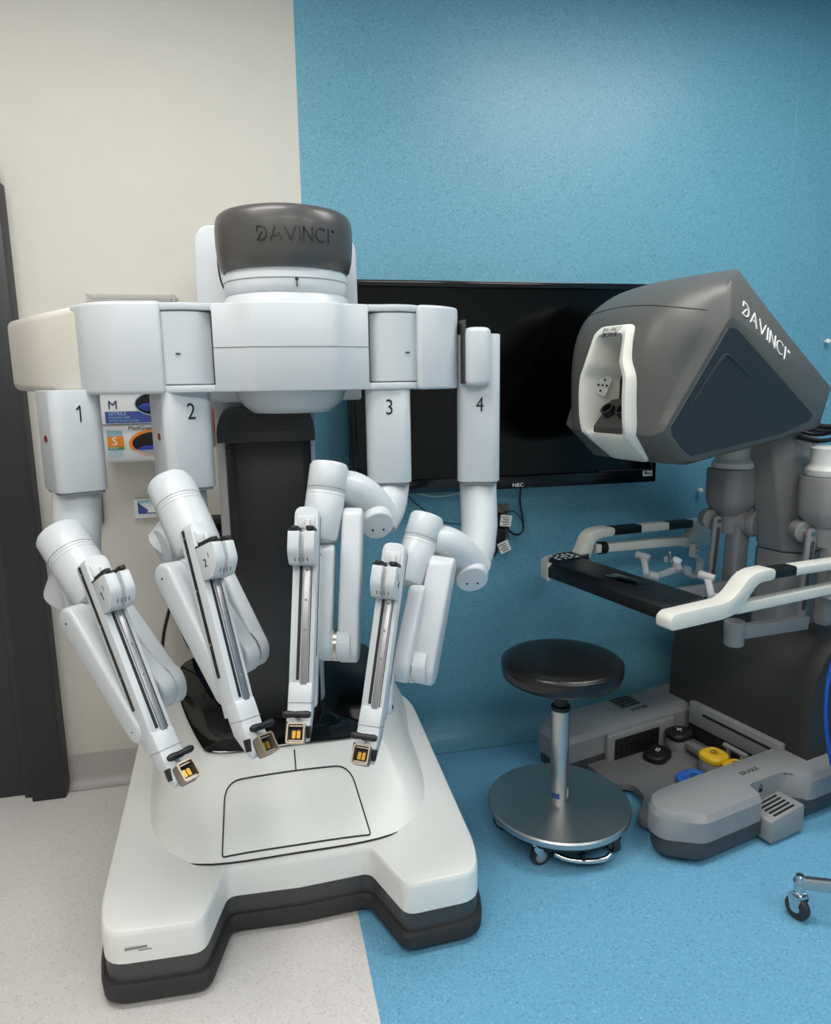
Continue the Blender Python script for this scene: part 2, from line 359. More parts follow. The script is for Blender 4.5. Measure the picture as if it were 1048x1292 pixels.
shroud = build('base_shroud', shm, M['shroud'], rb, sharp=60)
bvh = BVHTree.FromPolygons(shm.v, [f for f in shm.f if len(f) == 4])
def zat(x, y):
    h = bvh.ray_cast(Vector((x, y, 2)), Vector((0, 0, -1))); return h[0].z if h[0] else .25
def drape_strip(pts, wd, lift, closed=False):
    P = []
    m_ = len(pts)
    for i in range(m_ if closed else m_ - 1):
        a, b = Vector(pts[i]), Vector(pts[(i + 1) % m_])
        k = max(1, int((b - a).length / .012))
        P += [a.lerp(b, j / k) for j in range(k)]
    if not closed: P.append(Vector(pts[-1]))
    n = len(P); mb = MB(); L_, R_ = [], []
    for i, p in enumerate(P):
        t = (P[(i + 1) % n] - P[i - 1]) if closed else (P[min(i + 1, n - 1)] - P[max(i - 1, 0)])
        t.normalize(); nn = Vector((-t.y, t.x)) * wd / 2
        for q, S in ((p + nn, L_), (p - nn, R_)): S.append(Vector((q.x, q.y, zat(q.x, q.y) + lift)))
    f = [(i, (i + 1) % n, n + (i + 1) % n, n + i) for i in range(n if closed else n - 1)]
    return mb.add(L_ + R_, f)
pan = rpoly([(-.138, 1.775), (.262, 1.775), (.228, 1.94), (-.128, 1.94)], [.008, .008, .045, .045], 6)
build('shroud_seam', drape_strip(pan, .004, .0016, True), M['seam'], shroud)
def drape_patch(poly, lift, n=14):
    cx = sum(p[0] for p in poly) / len(poly); cy = sum(p[1] for p in poly) / len(poly); mb = MB(); rings = []
    for k in range(n):
        t = 1 - k / n; rings.append([Vector((cx + (x - cx) * t, cy + (y - cy) * t)) for x, y in poly])
    R3 = [[Vector((q.x, q.y, zat(q.x, q.y) + (lift if k else 0))) for q in r] for k, r in enumerate(rings)]
    return mb.loft(R3, cap=False).add(R3[-1], [tuple(range(len(poly)))])
build('service_panel', drape_patch([(x + (.06 - x) * .012, y + (1.86 - y) * .02) for x, y in pan], .0022), M['shroud'], rb)
build('shroud_seam', drape_strip([(.072, 1.942), (.072, 1.992)], .004, .0014), M['seam'], shroud)
botring = [p for p in sh_rings[0]]
build('shroud_seam', MB().tube([p + Vector((0, 0, .0)) for p in botring] + [botring[0]], .0026, 6), M['seam'], shroud)
for xx in (-.14, .265):
    build('cover_seam', MB().box((xx, 1.7435, .16), (.002, .008, .07)), M['seamlt'], rb)
dk = [p + Vector((0, 0, .007)) for p in edge]; dk2 = [p + Vector((0, 0, .011)) + (Vector((.05, 2.25, .44)) - p).normalized() * .006 for p in edge]
cdk = sum((p for p in dk2), Vector()) / len(dk2)
mb = MB().loft([dk, dk2], cap=False); n_ = len(dk2)
mid = [p.lerp(cdk, .5) for p in dk2]; mb.loft([dk2, mid], cap=False); mb.add(mid + [cdk], [(i, (i + 1) % n_, n_) for i in range(n_)])
deck = build('deck_panel', mb, M['gloss'], rb, sharp=60)
build('deck_latch', MB().box((.062, 2.055, .4), (.04, .03, .012)), M['black'], rb, bev=.003)
build('scuff_mark', MB().box((-.33, 1.5735, .155), (.05, .0006, .006)).box((-.31, 1.5735, .147), (.03, .0006, .003)), M['seamlt'], rb)

# column
cxx = .048
def rbox(x0, x1, y0, y1, z0, z1, r, top=0.0): return MB().prism(rrect(x1 - x0, y1 - y0, r, 5, (x0 + x1) / 2, (y0 + y1) / 2), z0, z1)
build('column_shell', rbox(-.105, .188, 2.16, 2.46, .42, 1.41, .05), M['white'], rb, bev=.006)
build('column_front', rbox(-.078, .170, 2.118, 2.3, .39, 1.30, .035), M['colblk'], rb, bev=.005)
vent = build('column_vent', MB().prism(rpoly([(-.098, 1.285), (-.098, 1.33), (-.075, 1.385), (.160, 1.385), (.180, 1.33), (.180, 1.285)], [.004, .02, .03, .03, .02, .004]), -2.3, -2.105, (0, 0, 0), (1, 0, 0), (0, 0, 1), (0, -1, 0)), M['ventm'], rb, bev=.012, seg=3)
holes = MB()
for j in range(7):
    for i in range(26):
        x = -.06 + i * .0084 + (j % 2) * .0042; z = 1.318 + j * .0075
        if x < .148: holes.prism([(math.cos(t) * .0028, math.sin(t) * .0028) for t in [k * math.pi / 3 for k in range(6)]], 0, .0016, (x, 2.1055, z), (1, 0, 0), (0, 0, 1), (0, -1, 0))
ho = build('vent_hole', holes, M['numb'], vent, shade=False); ho['kind'] = 'stuff'
build('column_seam', MB().box((.046, 2.1172, 1.27), (.247, .004, .003)), M['numb'], rb)

# hub, head and boom
hx, hy = .109, 1.955
build('hub_dish', MB().lathe([(.10, 1.375), (.118, 1.388), (.135, 1.405), (.146, 1.43), (.146, 1.45)], (hx, hy, 0), n=48), M['white'], rb)
build('hub_ring', MB().lathe([(.165, 1.625), (.160, 1.655), (.152, 1.668), (.156, 1.672), (.158, 1.688), (.157, 1.712), (.150, 1.735), (.12, 1.75)], (hx, hy, 0), n=56), M['white'], rb)
build('ring_seam', MB().lathe([(.1578, 1.6995), (.1588, 1.7), (.1588, 1.7012), (.1578, 1.702)], (hx, hy, 0), n=56), M['seamlt'], rb)
cap = build('head_cap', MB().lathe([(0.1000, 1.7260), (0.1580, 1.7260), (0.1630, 1.7302), (0.1700, 1.7571), (0.1735, 1.7949), (0.1735, 1.8285), (0.1710, 1.8495), (0.1660, 1.8604), (0.1560, 1.8671), (0.1400, 1.8713), (0.0900, 1.8747), (0.0000, 1.8755)], (hx, hy, 0), n=72), M['cap'], rb)
lg = logo(.030, .075, .0012, .27)
def wrap(p, r, cx, cy, z, a0):
    t = a0 + p[0] / r; rr_ = r + p[2]; return Vector((cx + rr_ * math.sin(t), cy - rr_ * math.cos(t), z + p[1]))
build('wordmark', ([wrap(p, .1740, hx, hy, 1.798, R(5)) for p in lg[0]], lg[1]), M['captxt'], cap)
build('ring_mark', MB().box((hx + .016, hy - .1585, 1.684), (.0022, .004, .012)), M['numb'], rb)
build('ring_mark', MB().lathe([(.003, 0), (.0042, 0), (.0042, .002), (.003, .002)], (hx + .016, hy - .1575, 1.696), (0, -1, 0), 14), M['numb'], rb)
build('boom_spine', MB().prism(rpoly([(-.135, 1.40), (-.125, 1.84), (-.10, 1.875), (.29, 1.865), (.315, 1.83), (.32, 1.40)], [.01, .03, .03, .03, .03, .01]), -2.44, -2.10, (0, 0, 0), (1, 0, 0), (0, 0, 1), (0, -1, 0)), M['white'], rb, bev=.014, seg=3)
build('spine_seam', MB().tube([(-.06, 2.098, 1.83), (-.066, 2.098, 1.78), (-.06, 2.098, 1.72), (-.04, 2.098, 1.69), (.0, 2.098, 1.685)], .0022, 6, 2), M['seam'], rb)

ZB, ZT = 1.432, 1.640
def plan(pts, z0, z1, r=.02, mir=False, n=5):
    if mir: pts = [(2 * hx - x, y) for x, y in pts][::-1]
    return MB().prism(rpoly(pts, r, n), z0, z1)
cen = [(hx - .10, 1.765), (hx + .10, 1.765), (hx + .135, 1.795), (hx + .19, 1.805), (hx + .19, 2.04), (hx + .14, 2.11), (hx - .14, 2.11), (hx - .19, 2.04), (hx - .19, 1.805), (hx - .135, 1.795)]
build('boom_body', plan(cen, ZB, ZT, [.05, .05, .03, .005, .005, .05, .05, .005, .005, .03]), M['white'], rb, bev=.005, seg=2)
ct_ = [p for p in rpoly(cen, [.05, .05, .03, .005, .005, .05, .05, .005, .005, .03], 5) if p[1] < 1.8055]; ct_.sort(key=lambda p: p[0])
build('boom_seam', MB().tube([(x, y - .0002, 1.537) for x, y in ct_], .0011, 5), M['seamlt'], rb)
for s in (-1, 1):
    px_ = hx + s * .256; py_ = 1.893
    def clev(ang0=0):
        p = [(hx + s * .188, 1.806)] + [(px_ + s * .0945 * math.sin(t), py_ - .0945 * math.cos(t)) for t in [R(-25 + 205 * k / 14) for k in range(15)]] + [(hx + s * .188, 1.99)]
        return p if s > 0 else p[::-1]
    build('boom_clevis', MB().prism(clev(), ZT - .017, ZT), M['white'], rb, bev=.003)
    build('boom_clevis', MB().prism(clev(), ZB, ZB + .017), M['white'], rb, bev=.003)
    build('boom_hinge', MB().lathe([(.086, ZB + .018), (.092, ZB + .021), (.092, ZT - .021), (.086, ZT - .018)], (px_, py_, 0), n=48), M['white'], rb)
    build('hinge_mark', MB().box((px_ + (.03 if s > 0 else -.012), py_ - .092 * math.cos(math.asin((.03 if s > 0 else .012) / .092)) - .0005, 1.523), (.011, .004, .003)), M['numb'], rb)
    build('hinge_gap', MB().box((hx + s * .1885, 1.8075, (ZB + ZT) / 2), (.003, .006, ZT - ZB - .036)), M['seam'], rb)
# left outer link and its end cover, wall bounce light painted in as cream
build('boom_link', plan([(-.195, 1.803), (-.315, 1.820), (-.372, 1.862), (-.42, 1.935), (-.31, 2.06), (-.16, 1.985)], ZB - .002, ZT + .004, [.012, .03, .05, .02, .06, .03]), M['white'], rb, bev=.010, seg=3)
def cover_ring(y, a, h0, h1): pass
lc = [[(-.378, 1.876), (-.30, 2.05)], [(-.505, 2.035), (-.40, 2.17)], [(-.64, 2.205), (-.52, 2.29)], [(-.655, 2.235), (-.54, 2.305)]]
rings = []
for (q0, q1), sh, e in zip(lc, (0, .004, .012, .03), (.006, .012, .022, .05)):
    A, B = Vector((*q0, 0)), Vector((*q1, 0)); d = (B - A); Wd = d.length; d.normalize(); zc = (ZB + ZT) / 2
    rings.append([A + d * (x + Wd / 2) + Vector((0, 0, zc + z)) for x, z in rrect(Wd - sh, ZT - ZB - 2 * sh + .006, max(.02, e), 5)])
build('link_cover', MB().loft(rings), M['white_lit'], rb, sharp=50)
# right outer link
build('boom_link', plan([(.425, 1.802), (.48, 1.812), (.545, 1.865), (.56, 1.925), (.52, 2.0), (.39, 1.985)], ZB - .002, ZT, [.012, .04, .03, .03, .04, .03]), M['white'], rb, bev=.008, seg=3)
build('link_gap', MB().box((.5585, 1.885, 1.525), (.006, .075, .165)), M['c_low'], rb)
build('link_block', rbox(.560, .630, 1.822, 1.95, ZB + .004, 1.588, .028), M['white'], rb, bev=.014, seg=3)

# ---- arms
CAMP = Vector((0, 0, 1.45))
def numeral(txt, size, o, X, Y, parent, m=None): return build('numeral', put(one_geo(size * .70) if txt == '1' else text_geo(txt, size, .0006), o, X, Y, .80), m or M['numb'], parent, shade=False)

def make_arm(n, rot, housing, drop, disc, link, shoulder, l1, l2, l3, spar, a, ztop, carriage_side):
    (hxx, hyy, zb, wd) = housing; a = Vector(a).normalized()
    Rm = Matrix.Rotation(R(rot), 3, 'Z'); hc = Vector((hxx, hyy, 0)); hX, hY = Rm @ Vector((1, 0, 0)), Rm @ Vector((0, 1, 0)); dp = .165 if n < 3 else .15
    def hp(x, y, z): return hc + hX * x + hY * y + Vector((0, 0, z))
    arm = build('instrument_arm', MB().prism(rrect(wd, dp, .026, 6), zb, ztop, hc, hX, hY), M['white'], rb, bev=.003)
    build('housing_lip', MB().prism(rrect(wd - .012, dp - .012, .024, 6), zb - .007, zb + .001, hc, hX, hY), M['seamlt'], arm)
    numeral(str(n), .056, hp(.004, -dp / 2 - .0004, 1.385), hX, (0, 0, 1), arm)
    if n < 3: build('indicator', MB().lathe([(.009, 0), (.008, .002), (.0, .003)], hp(-wd / 2 - .0004, -.012, 1.325), -hX, 16, 1.5, 1), M['red'], arm)
    drop = ([hp(0, 0, zb + .02), hp(0, 0, zb - .01)] + list(drop[0]), drop[1])
    pts, rad = drop
    build('drop_tube', MB().tube(pts, rad, 28, 1), M['white'], arm)
    c, ax, r, t = disc; c, ax = Vector(c), Vector(ax).normalized()
    build('elbow_joint', MB().lathe([(r * .8, -t), (r, -t * .7), (r, -.006), (r * .97, .0), (r * .97, .003), (r * .9, .006), (r * .5, .007), (0, .007)], c, ax, 32), M['white'], arm)
    if n > 2:
        X_ = ax.cross(Vector((0, 0, 1))).normalized(); Y_ = X_.cross(ax)
        for q in (-.35, .3): build('screw', MB().cyl(c + ax * .006 + X_ * r * q - Y_ * r * .25, c + ax * .0085 + X_ * r * q - Y_ * r * .25, .003, n=8), M['seam'], arm)
    lp, lw = link
    build('elbow_link', MB().tube(lp, lw, 24, 2), M['white'], arm)
    T, B, r, rb_ = shoulder; T, B = Vector(T), Vector(B); ax = (B - T); Ln = ax.length
    sm = build('shoulder_motor', MB().lathe([(0, 0), (r * .6, .001), (r * .9, .004), (r, .012), (r, Ln * .40), (r * .985, Ln * .405), (r * .985, Ln * .415), (r, Ln * .42), (r, Ln * .72), (rb_, Ln * .97), (rb_ * .93, Ln * 1.03), (rb_ * .6, Ln * 1.08), (0, Ln * 1.1)], T, ax, 36), M['white'], arm)
    build('motor_seam', MB().lathe([(r * .99, Ln * .36), (r * 1.006, Ln * .3605), (r * 1.006, Ln * .366), (r * .99, Ln * .3665)], T, ax, 36), M['seam'], arm)
    build('motor_seam', MB().lathe([(r * .99, Ln * .445), (r * 1.004, Ln * .4455), (r * 1.004, Ln * .449), (r * .99, Ln * .4495)], T, ax, 36), M['seamlt'], arm)
    for nm, (A, Bq, wA, wB, th) in (('upper_link', l1), ('lower_link', l2), ('spar_link', l3)):
        build(nm, MB().bar(A, Bq, wA, wB, th, a), M['white'], arm, bev=min(.009, th * .25), seg=3, sharp=45)
        Bq = Vector(Bq); A = Vector(A); dd = (Bq - A).normalized(); aa = (a - dd * a.dot(dd)).normalized()
        sgn = 1 if n < 3 else -1
        if nm == 'spar_link':
            build('screw', MB().cyl(A + aa * sgn * (th / 2 - .002), A + aa * sgn * (th / 2 + .001), .0028, n=8), M['seam'], arm)
            build('screw', MB().cyl(Bq + aa * sgn * (th / 2 - .002), Bq + aa * sgn * (th / 2 + .0006), .006 if n == 4 else .002, n=10), M['seam'], arm)
        if nm == 'lower_link':
            q = Bq - dd * .012 - aa.cross(dd) * .0 + aa * sgn * (th / 2)
            build('screw', MB().cyl(q - aa * sgn * .002, q + aa * sgn * .001, .003, n=8), M['seamlt'], arm)
    # steel ring of the elbow pivot between the two links
    A1, B1 = Vector(l1[1]), Vector(l2[1]); axp = (A1 - B1).normalized(); aa = a if axp.dot(a) > 0 else -a
    mid_ = (A1 + B1) / 2; rr_ = l1[3] / 2
    build('pivot_ring', MB().lathe([(rr_ * .9, -.004), (rr_ * .985, -.004), (rr_ * .985, .004), (rr_ * .9, .004)], mid_, aa, 36), M['steel'], arm)
    build('pivot_drum', MB().lathe([(rr_ * .9, -.035), (rr_ * .95, -.03), (rr_ * .95, .03), (rr_ * .9, .035)], mid_, aa, 36), M['white'], arm)
    # spar with instrument rail
    T, B = Vector(spar[0]), Vector(spar[1]); d = (B - T); Ls = d.length; d.normalize(); al = (a - d * a.dot(d)).normalized(); f = al.cross(d)
    def Lc(x, y, z): return T + al * x + d * y + f * z
    out = rpoly([(.027, 0), (-.027, 0), (-.026, Ls), (.026, Ls)], [.02, .02, .001, .001], 6)
    build('spar', MB().prism(out, -.032, .012, T, al, d, f), M['white'], arm, bev=.003)
    def strip(nm, m, x, wx, y0, y1, z0, z1, **k): return build(nm, MB().add([Lc(x + sx * wx / 2, y, z) for sx in (-1, 1) for y in (y0, y1) for z in (z0, z1)], [(0, 1, 3, 2), (4, 6, 7, 5), (0, 4, 5, 1), (2, 3, 7, 6), (0, 2, 6, 4), (1, 5, 7, 3)]), m, arm, **k)
    strip('rail_slot', M['numb'], .0075, .007, .13, Ls - .035, .005, .0126)
    strip('rail_slot', M['numb'], -.0165, .002, .13, Ls - .01, .005, .0126)
    strip('rail', M['rail'], -.006, .0145, .11, Ls + .004, .008, .0165, bev=.001)
    for k in range(5): 
        q = Lc(-.006, .145 + k * (Ls - .155) / 4, .0163); build('screw', MB().cyl(q, q + f * .0012, .0032, n=10), M['seamlt'], arm)
    strip('drive_belt', M['numb'], .0272, .0016, .012, Ls * .80, -.021, -.012)
    for k in range(3):
        q = Lc(.0278, .03 + k * Ls * .28, -.0165); build('screw', MB().cyl(q, q + al * .0012, .0028, n=8), M['print_g'], arm)
    if n > 2: strip('drive_belt', M['seam'], -.0272, .0012, .02, Ls * .8, -.024, -.0225)
    strip('spar_cap', M['white'], .0, .040, .022, .05, .010, .016, bev=.002); strip('spar_clip', M['c_pale'], -.004, .012, .03, .058, .014, .022, bev=.002)
    # carriage: two lobes with a groove
    y0, y1 = .06, .136
    pf = [(y0, .016), (y0 + .004, .074), (y1 - .028, .074), (y1, .050), (y1, .016)]
    for nm, x0, x1, cut in (('carriage', .004, .029, 0), ('carriage_lobe', -.029, -.007, 0), ('carriage_groove', -.010, .007, .016)):
        pp = [(y, z if z < .04 else z - cut) for y, z in pf]
        build(nm, MB().prism(rpoly(pp, [.002, .006, .010, .008, .002], 3), x0, x1, T, d, f, al), M['white'], arm, bev=.003)
    for x in (.0165, -.018):
        build('carriage_knob', MB().bar(Lc(x, y0 - .003, .024), Lc(x, y0 - .003, .066), .018, .018, .009, d), M['black'], arm, bev=.002)
    build('carriage_pad', MB().add([Lc(x, y, z) for x in (.004, .0292) for y in (y0 - .001, y0 + .003) for z in (.014, .072)], [(0, 1, 3, 2), (4, 6, 7, 5), (0, 4, 5, 1), (2, 3, 7, 6), (0, 2, 6, 4), (1, 5, 7, 3)]), M['numb'], arm)
    for k in range(4): build('grille_slot', MB().add([Lc(-.015 + k * .009 + dx, y1 - .014 + dy, .0625 + dz) for dx in (0, .003) for dy, dz in ((0, .0005), (.008, -.0064)) for q in (0,)], [(0, 1, 3, 2)]), M['print_g'], arm, shade=False)
    if carriage_side > 0:
        numeral(str(n), .026, Lc(.0294, y0 + .042, .036), f, -d, arm); build('side_mark', MB().prism([(y0 + .022, .050), (y0 + .034, .050), (y0 + .034, .0515), (y0 + .022, .0515)], .0285, .0296, T, d, f, al), M['seam'], arm)
    elif carriage_side < 0:
        numeral(str(n), .026, Lc(-.0294, y0 + .042, .036), -f, -d, arm); build('side_mark', MB().prism([(y0 + .018, .048), (y0 + .034, .048), (y0 + .034, .0495), (y0 + .018, .0495)], -.0298, -.0288, T, d, f, al), M['seam'], arm)
    # cannula mount
    build('mount_neck', MB().prism([(Ls - .03, -.028), (Ls - .03, .016), (Ls + .004, .020), (Ls + .036, .022), (Ls + .055, .030), (Ls + .088, .033), (Ls + .096, .022), (Ls + .075, .004), (Ls + .04, -.018)], -.0265, .0265, T, d, f, al), M['white'], arm, bev=.005)
    strip('mount_seam', M['seamlt'], 0, .0536, Ls + .012, Ls + .0132, -.02, .0212)
    strip('mount_latch', M['black'], .024, .008, Ls + .052, Ls + .078, .012, .03, bev=.002)
    strip('mount_latch', M['black'], -.024, .008, Ls + .06, Ls + .085, .02, .036, bev=.002)
    strip('handle_stem', M['black'], 0, .01, Ls + .03, Ls + .042, .02, .05)
    q0, q1 = Lc(.03, Ls + .034, .05), Lc(-.03, Ls + .034, .05)
    build('handle', MB().tube([q0, q0.lerp(q1, .12), q0.lerp(q1, .5), q0.lerp(q1, .88), q1], [.0055, .0085, .0058, .0085, .0055], 12, 1), M['black'], arm)
    oy, oz, hw, hh = Ls + .074, .046, .0195, .0215
    fr_o = rrect(2 * hw, 2 * hh, .005, 3); fr_i = rrect(2 * hw - .007, 2 * hh - .007, .003, 3)
    tl = (f * .93 + d * -.25).normalized(); yv = (d - tl * d.dot(tl)).normalized(); oc = Lc(0, oy, oz)
    rgs = [[oc + al * x + yv * y + tl * z for x, y in pl] for pl, z in ((fr_o, -.012), (fr_o, .012), (fr_i, .012), (fr_i, -.010))]
    build('mount_frame', MB().loft(rgs, cap=False), M['frame'], arm)
    build('mount_socket', MB().prism(fr_o, -.0125, -.010, oc, al, yv, tl), M['numb'], arm)
    for sx in (-1, 1): build('contact', MB().prism(rrect(.008, .016, .002, 2, sx * .005, .002), -.010, .0, oc, al, yv, tl), M['gold'], arm)
    build('contact_bridge', MB().prism(rrect(.03, .003, .001, 2, 0, -.015), -.006, .006, oc, al, yv, tl).prism(rrect(.03, .003, .001, 2, 0, .015), -.006, .006, oc, al, yv, tl), M['frame'], arm)
    return arm

make_arm(1, 26, (-.442, 1.945, 1.195, .120), ([(-0.4445, 1.924, 1.109), (-0.4525, 1.917, 1.008), (-0.4678, 1.902, 0.9089)], [.057, .057, .057, .057, .05]),
         ((-0.4754, 1.841, 0.9362), (-.85, -.5, -.15), .049, .05), ([(-0.4813, 1.888, 0.9308), (-0.4626, 1.87, 0.9695), (-0.4348, 1.838, 0.9964), (-0.4153, 1.8, 0.9852)], [.05, .05, .05, .048]),
         ((-0.4793, 1.877, 1.097), (-0.3773, 1.766, 0.9585), .058, .056),
         ((-0.3379, 1.785, 0.9173), (-0.2286, 1.692, 0.748), .066, .100, .042), ((-0.3869, 1.746, 0.9262), (-0.2448, 1.642, 0.7639), .06, .096, .042), ((-0.4162, 1.71, 0.9194), (-0.2673, 1.549, 0.7145), .072, .056, .052),
         ((-0.3643, 1.68, 1.072), (-0.2209, 1.503, 0.6946)), (-.75, -.65, 0), ZB + .01, 1)
make_arm(2, 20, (-.172, 1.90, 1.198, .118), ([(-0.1701, 1.881, 1.101), (-0.1734, 1.87, 1.041), (-0.1997, 1.861, 1.014)], [.05, .05, .05, .05, .045]),
         ((-0.2271, 1.808, 1.059), (-.85, -.5, -.15), .049, .05), ([(-0.2249, 1.853, 1.053), (-0.1986, 1.843, 1.086), (-0.1765, 1.82, 1.103), (-0.163, 1.784, 1.096)], [.05, .05, .05, .048]),
         ((-0.2066, 1.848, 1.218), (-0.139, 1.732, 1.07), .057, .056),
         ((-0.1031, 1.75, 1.014), (-0.03227, 1.664, 0.8343), .066, .096, .042), ((-0.1588, 1.712, 1.022), (-0.05171, 1.612, 0.8383), .06, .092, .042), ((-0.197, 1.678, 1.015), (-0.07712, 1.52, 0.7901), .07, .054, .052),
         ((-0.1331, 1.641, 1.145), (-0.05007, 1.476, 0.7556)), (-.72, -.69, 0), ZB + .01, 1)
make_arm(3, -11, (.357, 1.885, 1.19, .116), ([(0.3403, 1.832, 1.124), (0.316, 1.809, 1.082)], [.054, .054, .050, .043]),
         ((0.298, 1.752, 1.094), (.05, -.9, -.42), .043, .07), ([(0.3293, 1.809, 1.103), (0.2904, 1.796, 1.149), (0.2423, 1.782, 1.186), (0.19, 1.76, 1.2)], [.041, .046, .047, .036]),
         ((0.1844, 1.762, 1.257), (0.1492, 1.711, 1.08), .0475, .0445),
         ((0.2315, 1.72, 1.118), (0.2003, 1.63, 0.8254), .058, .078, .050), ((0.161, 1.69, 1.04), (0.1385, 1.616, 0.8427), .052, .074, .040), ((0.1317, 1.657, 1.05), (0.1002, 1.543, 0.74), .05, .036, .026),
         ((0.116, 1.631, 1.169), (0.07481, 1.493, 0.7733)), (-.97, .24, 0), ZB + .01, 0)
make_arm(4, -17, (.622, 1.93, 1.175, .116), ([(0.6065, 1.865, 1.013), (0.5685, 1.825, 0.9212)], [.052, .052, .051, .043]),
         ((0.5557, 1.777, 0.9262), (-.1, -.88, -.45), .045, .07), ([(0.5886, 1.824, 0.9382), (0.5391, 1.803, 0.9871), (0.4893, 1.79, 1.028), (0.4427, 1.778, 1.043)], [.041, .047, .047, .036]),
         ((0.4413, 1.795, 1.105), (0.3729, 1.739, 0.9464), .045, .044),
         ((0.4581, 1.725, 0.9733), (0.3877, 1.646, 0.7444), .066, .082, .066), ((0.3862, 1.699, 0.9148), (0.3328, 1.625, 0.7627), .058, .080, .042), ((0.3149, 1.671, 0.9024), (0.2802, 1.566, 0.6882), .056, .036, .024),
         ((0.3236, 1.648, 1.066), (0.2332, 1.514, 0.687)), (-.90, .43, 0), 1.572, -1)
# ------------------------------------------------------------------ the surgeon console (built in its own space: x away from its user, y towards the wall)
CON = (1.141, 2.036, 0); CA = R(14)
cn = thing('surgeon_console', 'grey surgeon console with viewer hood, padded armrest and foot pedals', 'console', CON, CA)
def cb(name, mb, m, parent=None, **k): return build(name, mb, m, parent or cn, local=True, **k)
XZ = dict(X=(1, 0, 0), Y=(0, 0, 1), Zv=(0, -1, 0))          # prism along -y from an x,z outline

def resample0(pl, n):
    P_ = [Vector(p) for p in pl]; Ls_ = [0]
    for i in range(len(P_)): Ls_.append(Ls_[-1] + (P_[(i + 1) % len(P_)] - P_[i]).length)
    out = []
    for k in range(n):
        t = Ls_[-1] * k / n
        i = max(j for j in range(len(P_)) if Ls_[j] <= t + 1e-9); q = (t - Ls_[i]) / max(1e-9, Ls_[i + 1] - Ls_[i]); out.append(P_[i].lerp(P_[(i + 1) % len(P_)], q))
    return out
# hood: sections across y, each the same outline of 12 points (chin, front, top, back, underside); every point has its own half width
HH = [.165, .17, .18, .215, .235, .25, .25, .25, .24, .20, .19, .18]
HS = {0: [(.10, 1.19), (0, 1.2), (-.10, 1.288), (-.112, 1.40), (-.108, 1.50), (-.085, 1.585), (-.035, 1.66), (.10, 1.735), (.30, 1.775), (.74, 1.43), (.71, 1.27), (.46, 1.225)],
      1: [(.10, 1.19), (0, 1.2), (-.098, 1.288), (-.108, 1.40), (-.102, 1.50), (-.080, 1.585), (-.030, 1.658), (.10, 1.732), (.29, 1.772), (.735, 1.43), (.705, 1.27), (.46, 1.227)],
      2: [(.10, 1.19), (.002, 1.2), (-.090, 1.288), (-.094, 1.40), (-.088, 1.50), (-.064, 1.585), (-.016, 1.654), (.10, 1.722), (.26, 1.765), (.72, 1.43), (.69, 1.272), (.455, 1.232)],
      3: [(.095, 1.19), (.006, 1.2), (-.080, 1.288), (-.066, 1.40), (-.045, 1.50), (-.012, 1.585), (.032, 1.645), (.105, 1.705), (.20, 1.748), (.705, 1.422), (.675, 1.277), (.45, 1.238)],
      4: [(.085, 1.192), (.018, 1.2), (-.068, 1.288), (-.035, 1.40), (.018, 1.50), (.055, 1.582), (.085, 1.634), (.112, 1.685), (.142, 1.725), (.690, 1.41), (.66, 1.285), (.45, 1.246)]}
HP = [(.085, 1.206), (.05, 1.21), (-.066, 1.302), (-.018, 1.392), (.030, 1.48), (.067, 1.548), (.088, 1.588), (.098, 1.604), (.110, 1.612), (.600, 1.318), (.588, 1.30), (.43, 1.258)]
HPW = [.2 + .1875 * (z - 1.21) + .02 * x for x, z in HP]
def crom(p0, p1, p2, p3, u): return .5 * ((2 * p1) + (p2 - p0) * u + (2 * p0 - 5 * p1 + 4 * p2 - p3) * u * u + (3 * p1 - p0 - 3 * p2 + p3) * u ** 3)
KEYS = [[Vector((x, fr_ * h, z)) for (x, z), h in zip(HS[k], HH)] for k, fr_ in ((0, 0), (1, .35), (2, .66), (3, .88), (4, 1))]
half = []
for i in range(4):
    A_, B_, C_ = KEYS[i], KEYS[i + 1], KEYS[min(i + 2, 4)]
    Z_ = [Vector((p.x, -p.y, p.z)) for p in KEYS[1]] if i == 0 else KEYS[i - 1]
    if i == 3: C_ = [b_ * 2 - a_ for a_, b_ in zip(A_, B_)]
    for u in (0, .25, .5, .75): half.append([crom(z_, a_, b_, c_, u) for z_, a_, b_, c_ in zip(Z_, A_, B_, C_)])
half.append(KEYS[4])
def dense(r, panel=False):   # smooth the front curve between the chin edge (2) and the crown (8)
    out = r[:3]
    for i in range(2, 8):
        p0 = r[i - 1] if i > 2 else r[i] * 2 - r[i + 1]; p3 = r[i + 2] if i < 7 else r[i + 1] * 2 - r[i]
        for u in (1 / 3, 2 / 3, 1): out.append((r[i].lerp(r[i + 1], u)) if panel else crom(p0, r[i], r[i + 1], p3, u))
    return out + r[9:]
side_ = dense([Vector((x, w_, z)) for (x, z), w_ in zip(HP, HPW)], True)
right = [dense(r) for r in half] + [side_]
secs = [[Vector((p.x, -p.y, p.z)) for p in r] for r in right[:0:-1]] + right
hood_mb = MB().loft(secs)
hood = cb('viewer_hood', hood_mb, M['c_hood'], bev=.004, ang=28, seg=2, sharp=40)
hood.data.calc_loop_triangles()
hb = BVHTree.FromPolygons([v.co.copy() for v in hood.data.vertices], [tuple(t_.vertices) for t_ in hood.data.loop_triangles])
def hood_x(y, z):
    h = hb.ray_cast(Vector((-1, y, z)), Vector((1, 0, 0))); return h[0].x if h[0] else 0.0
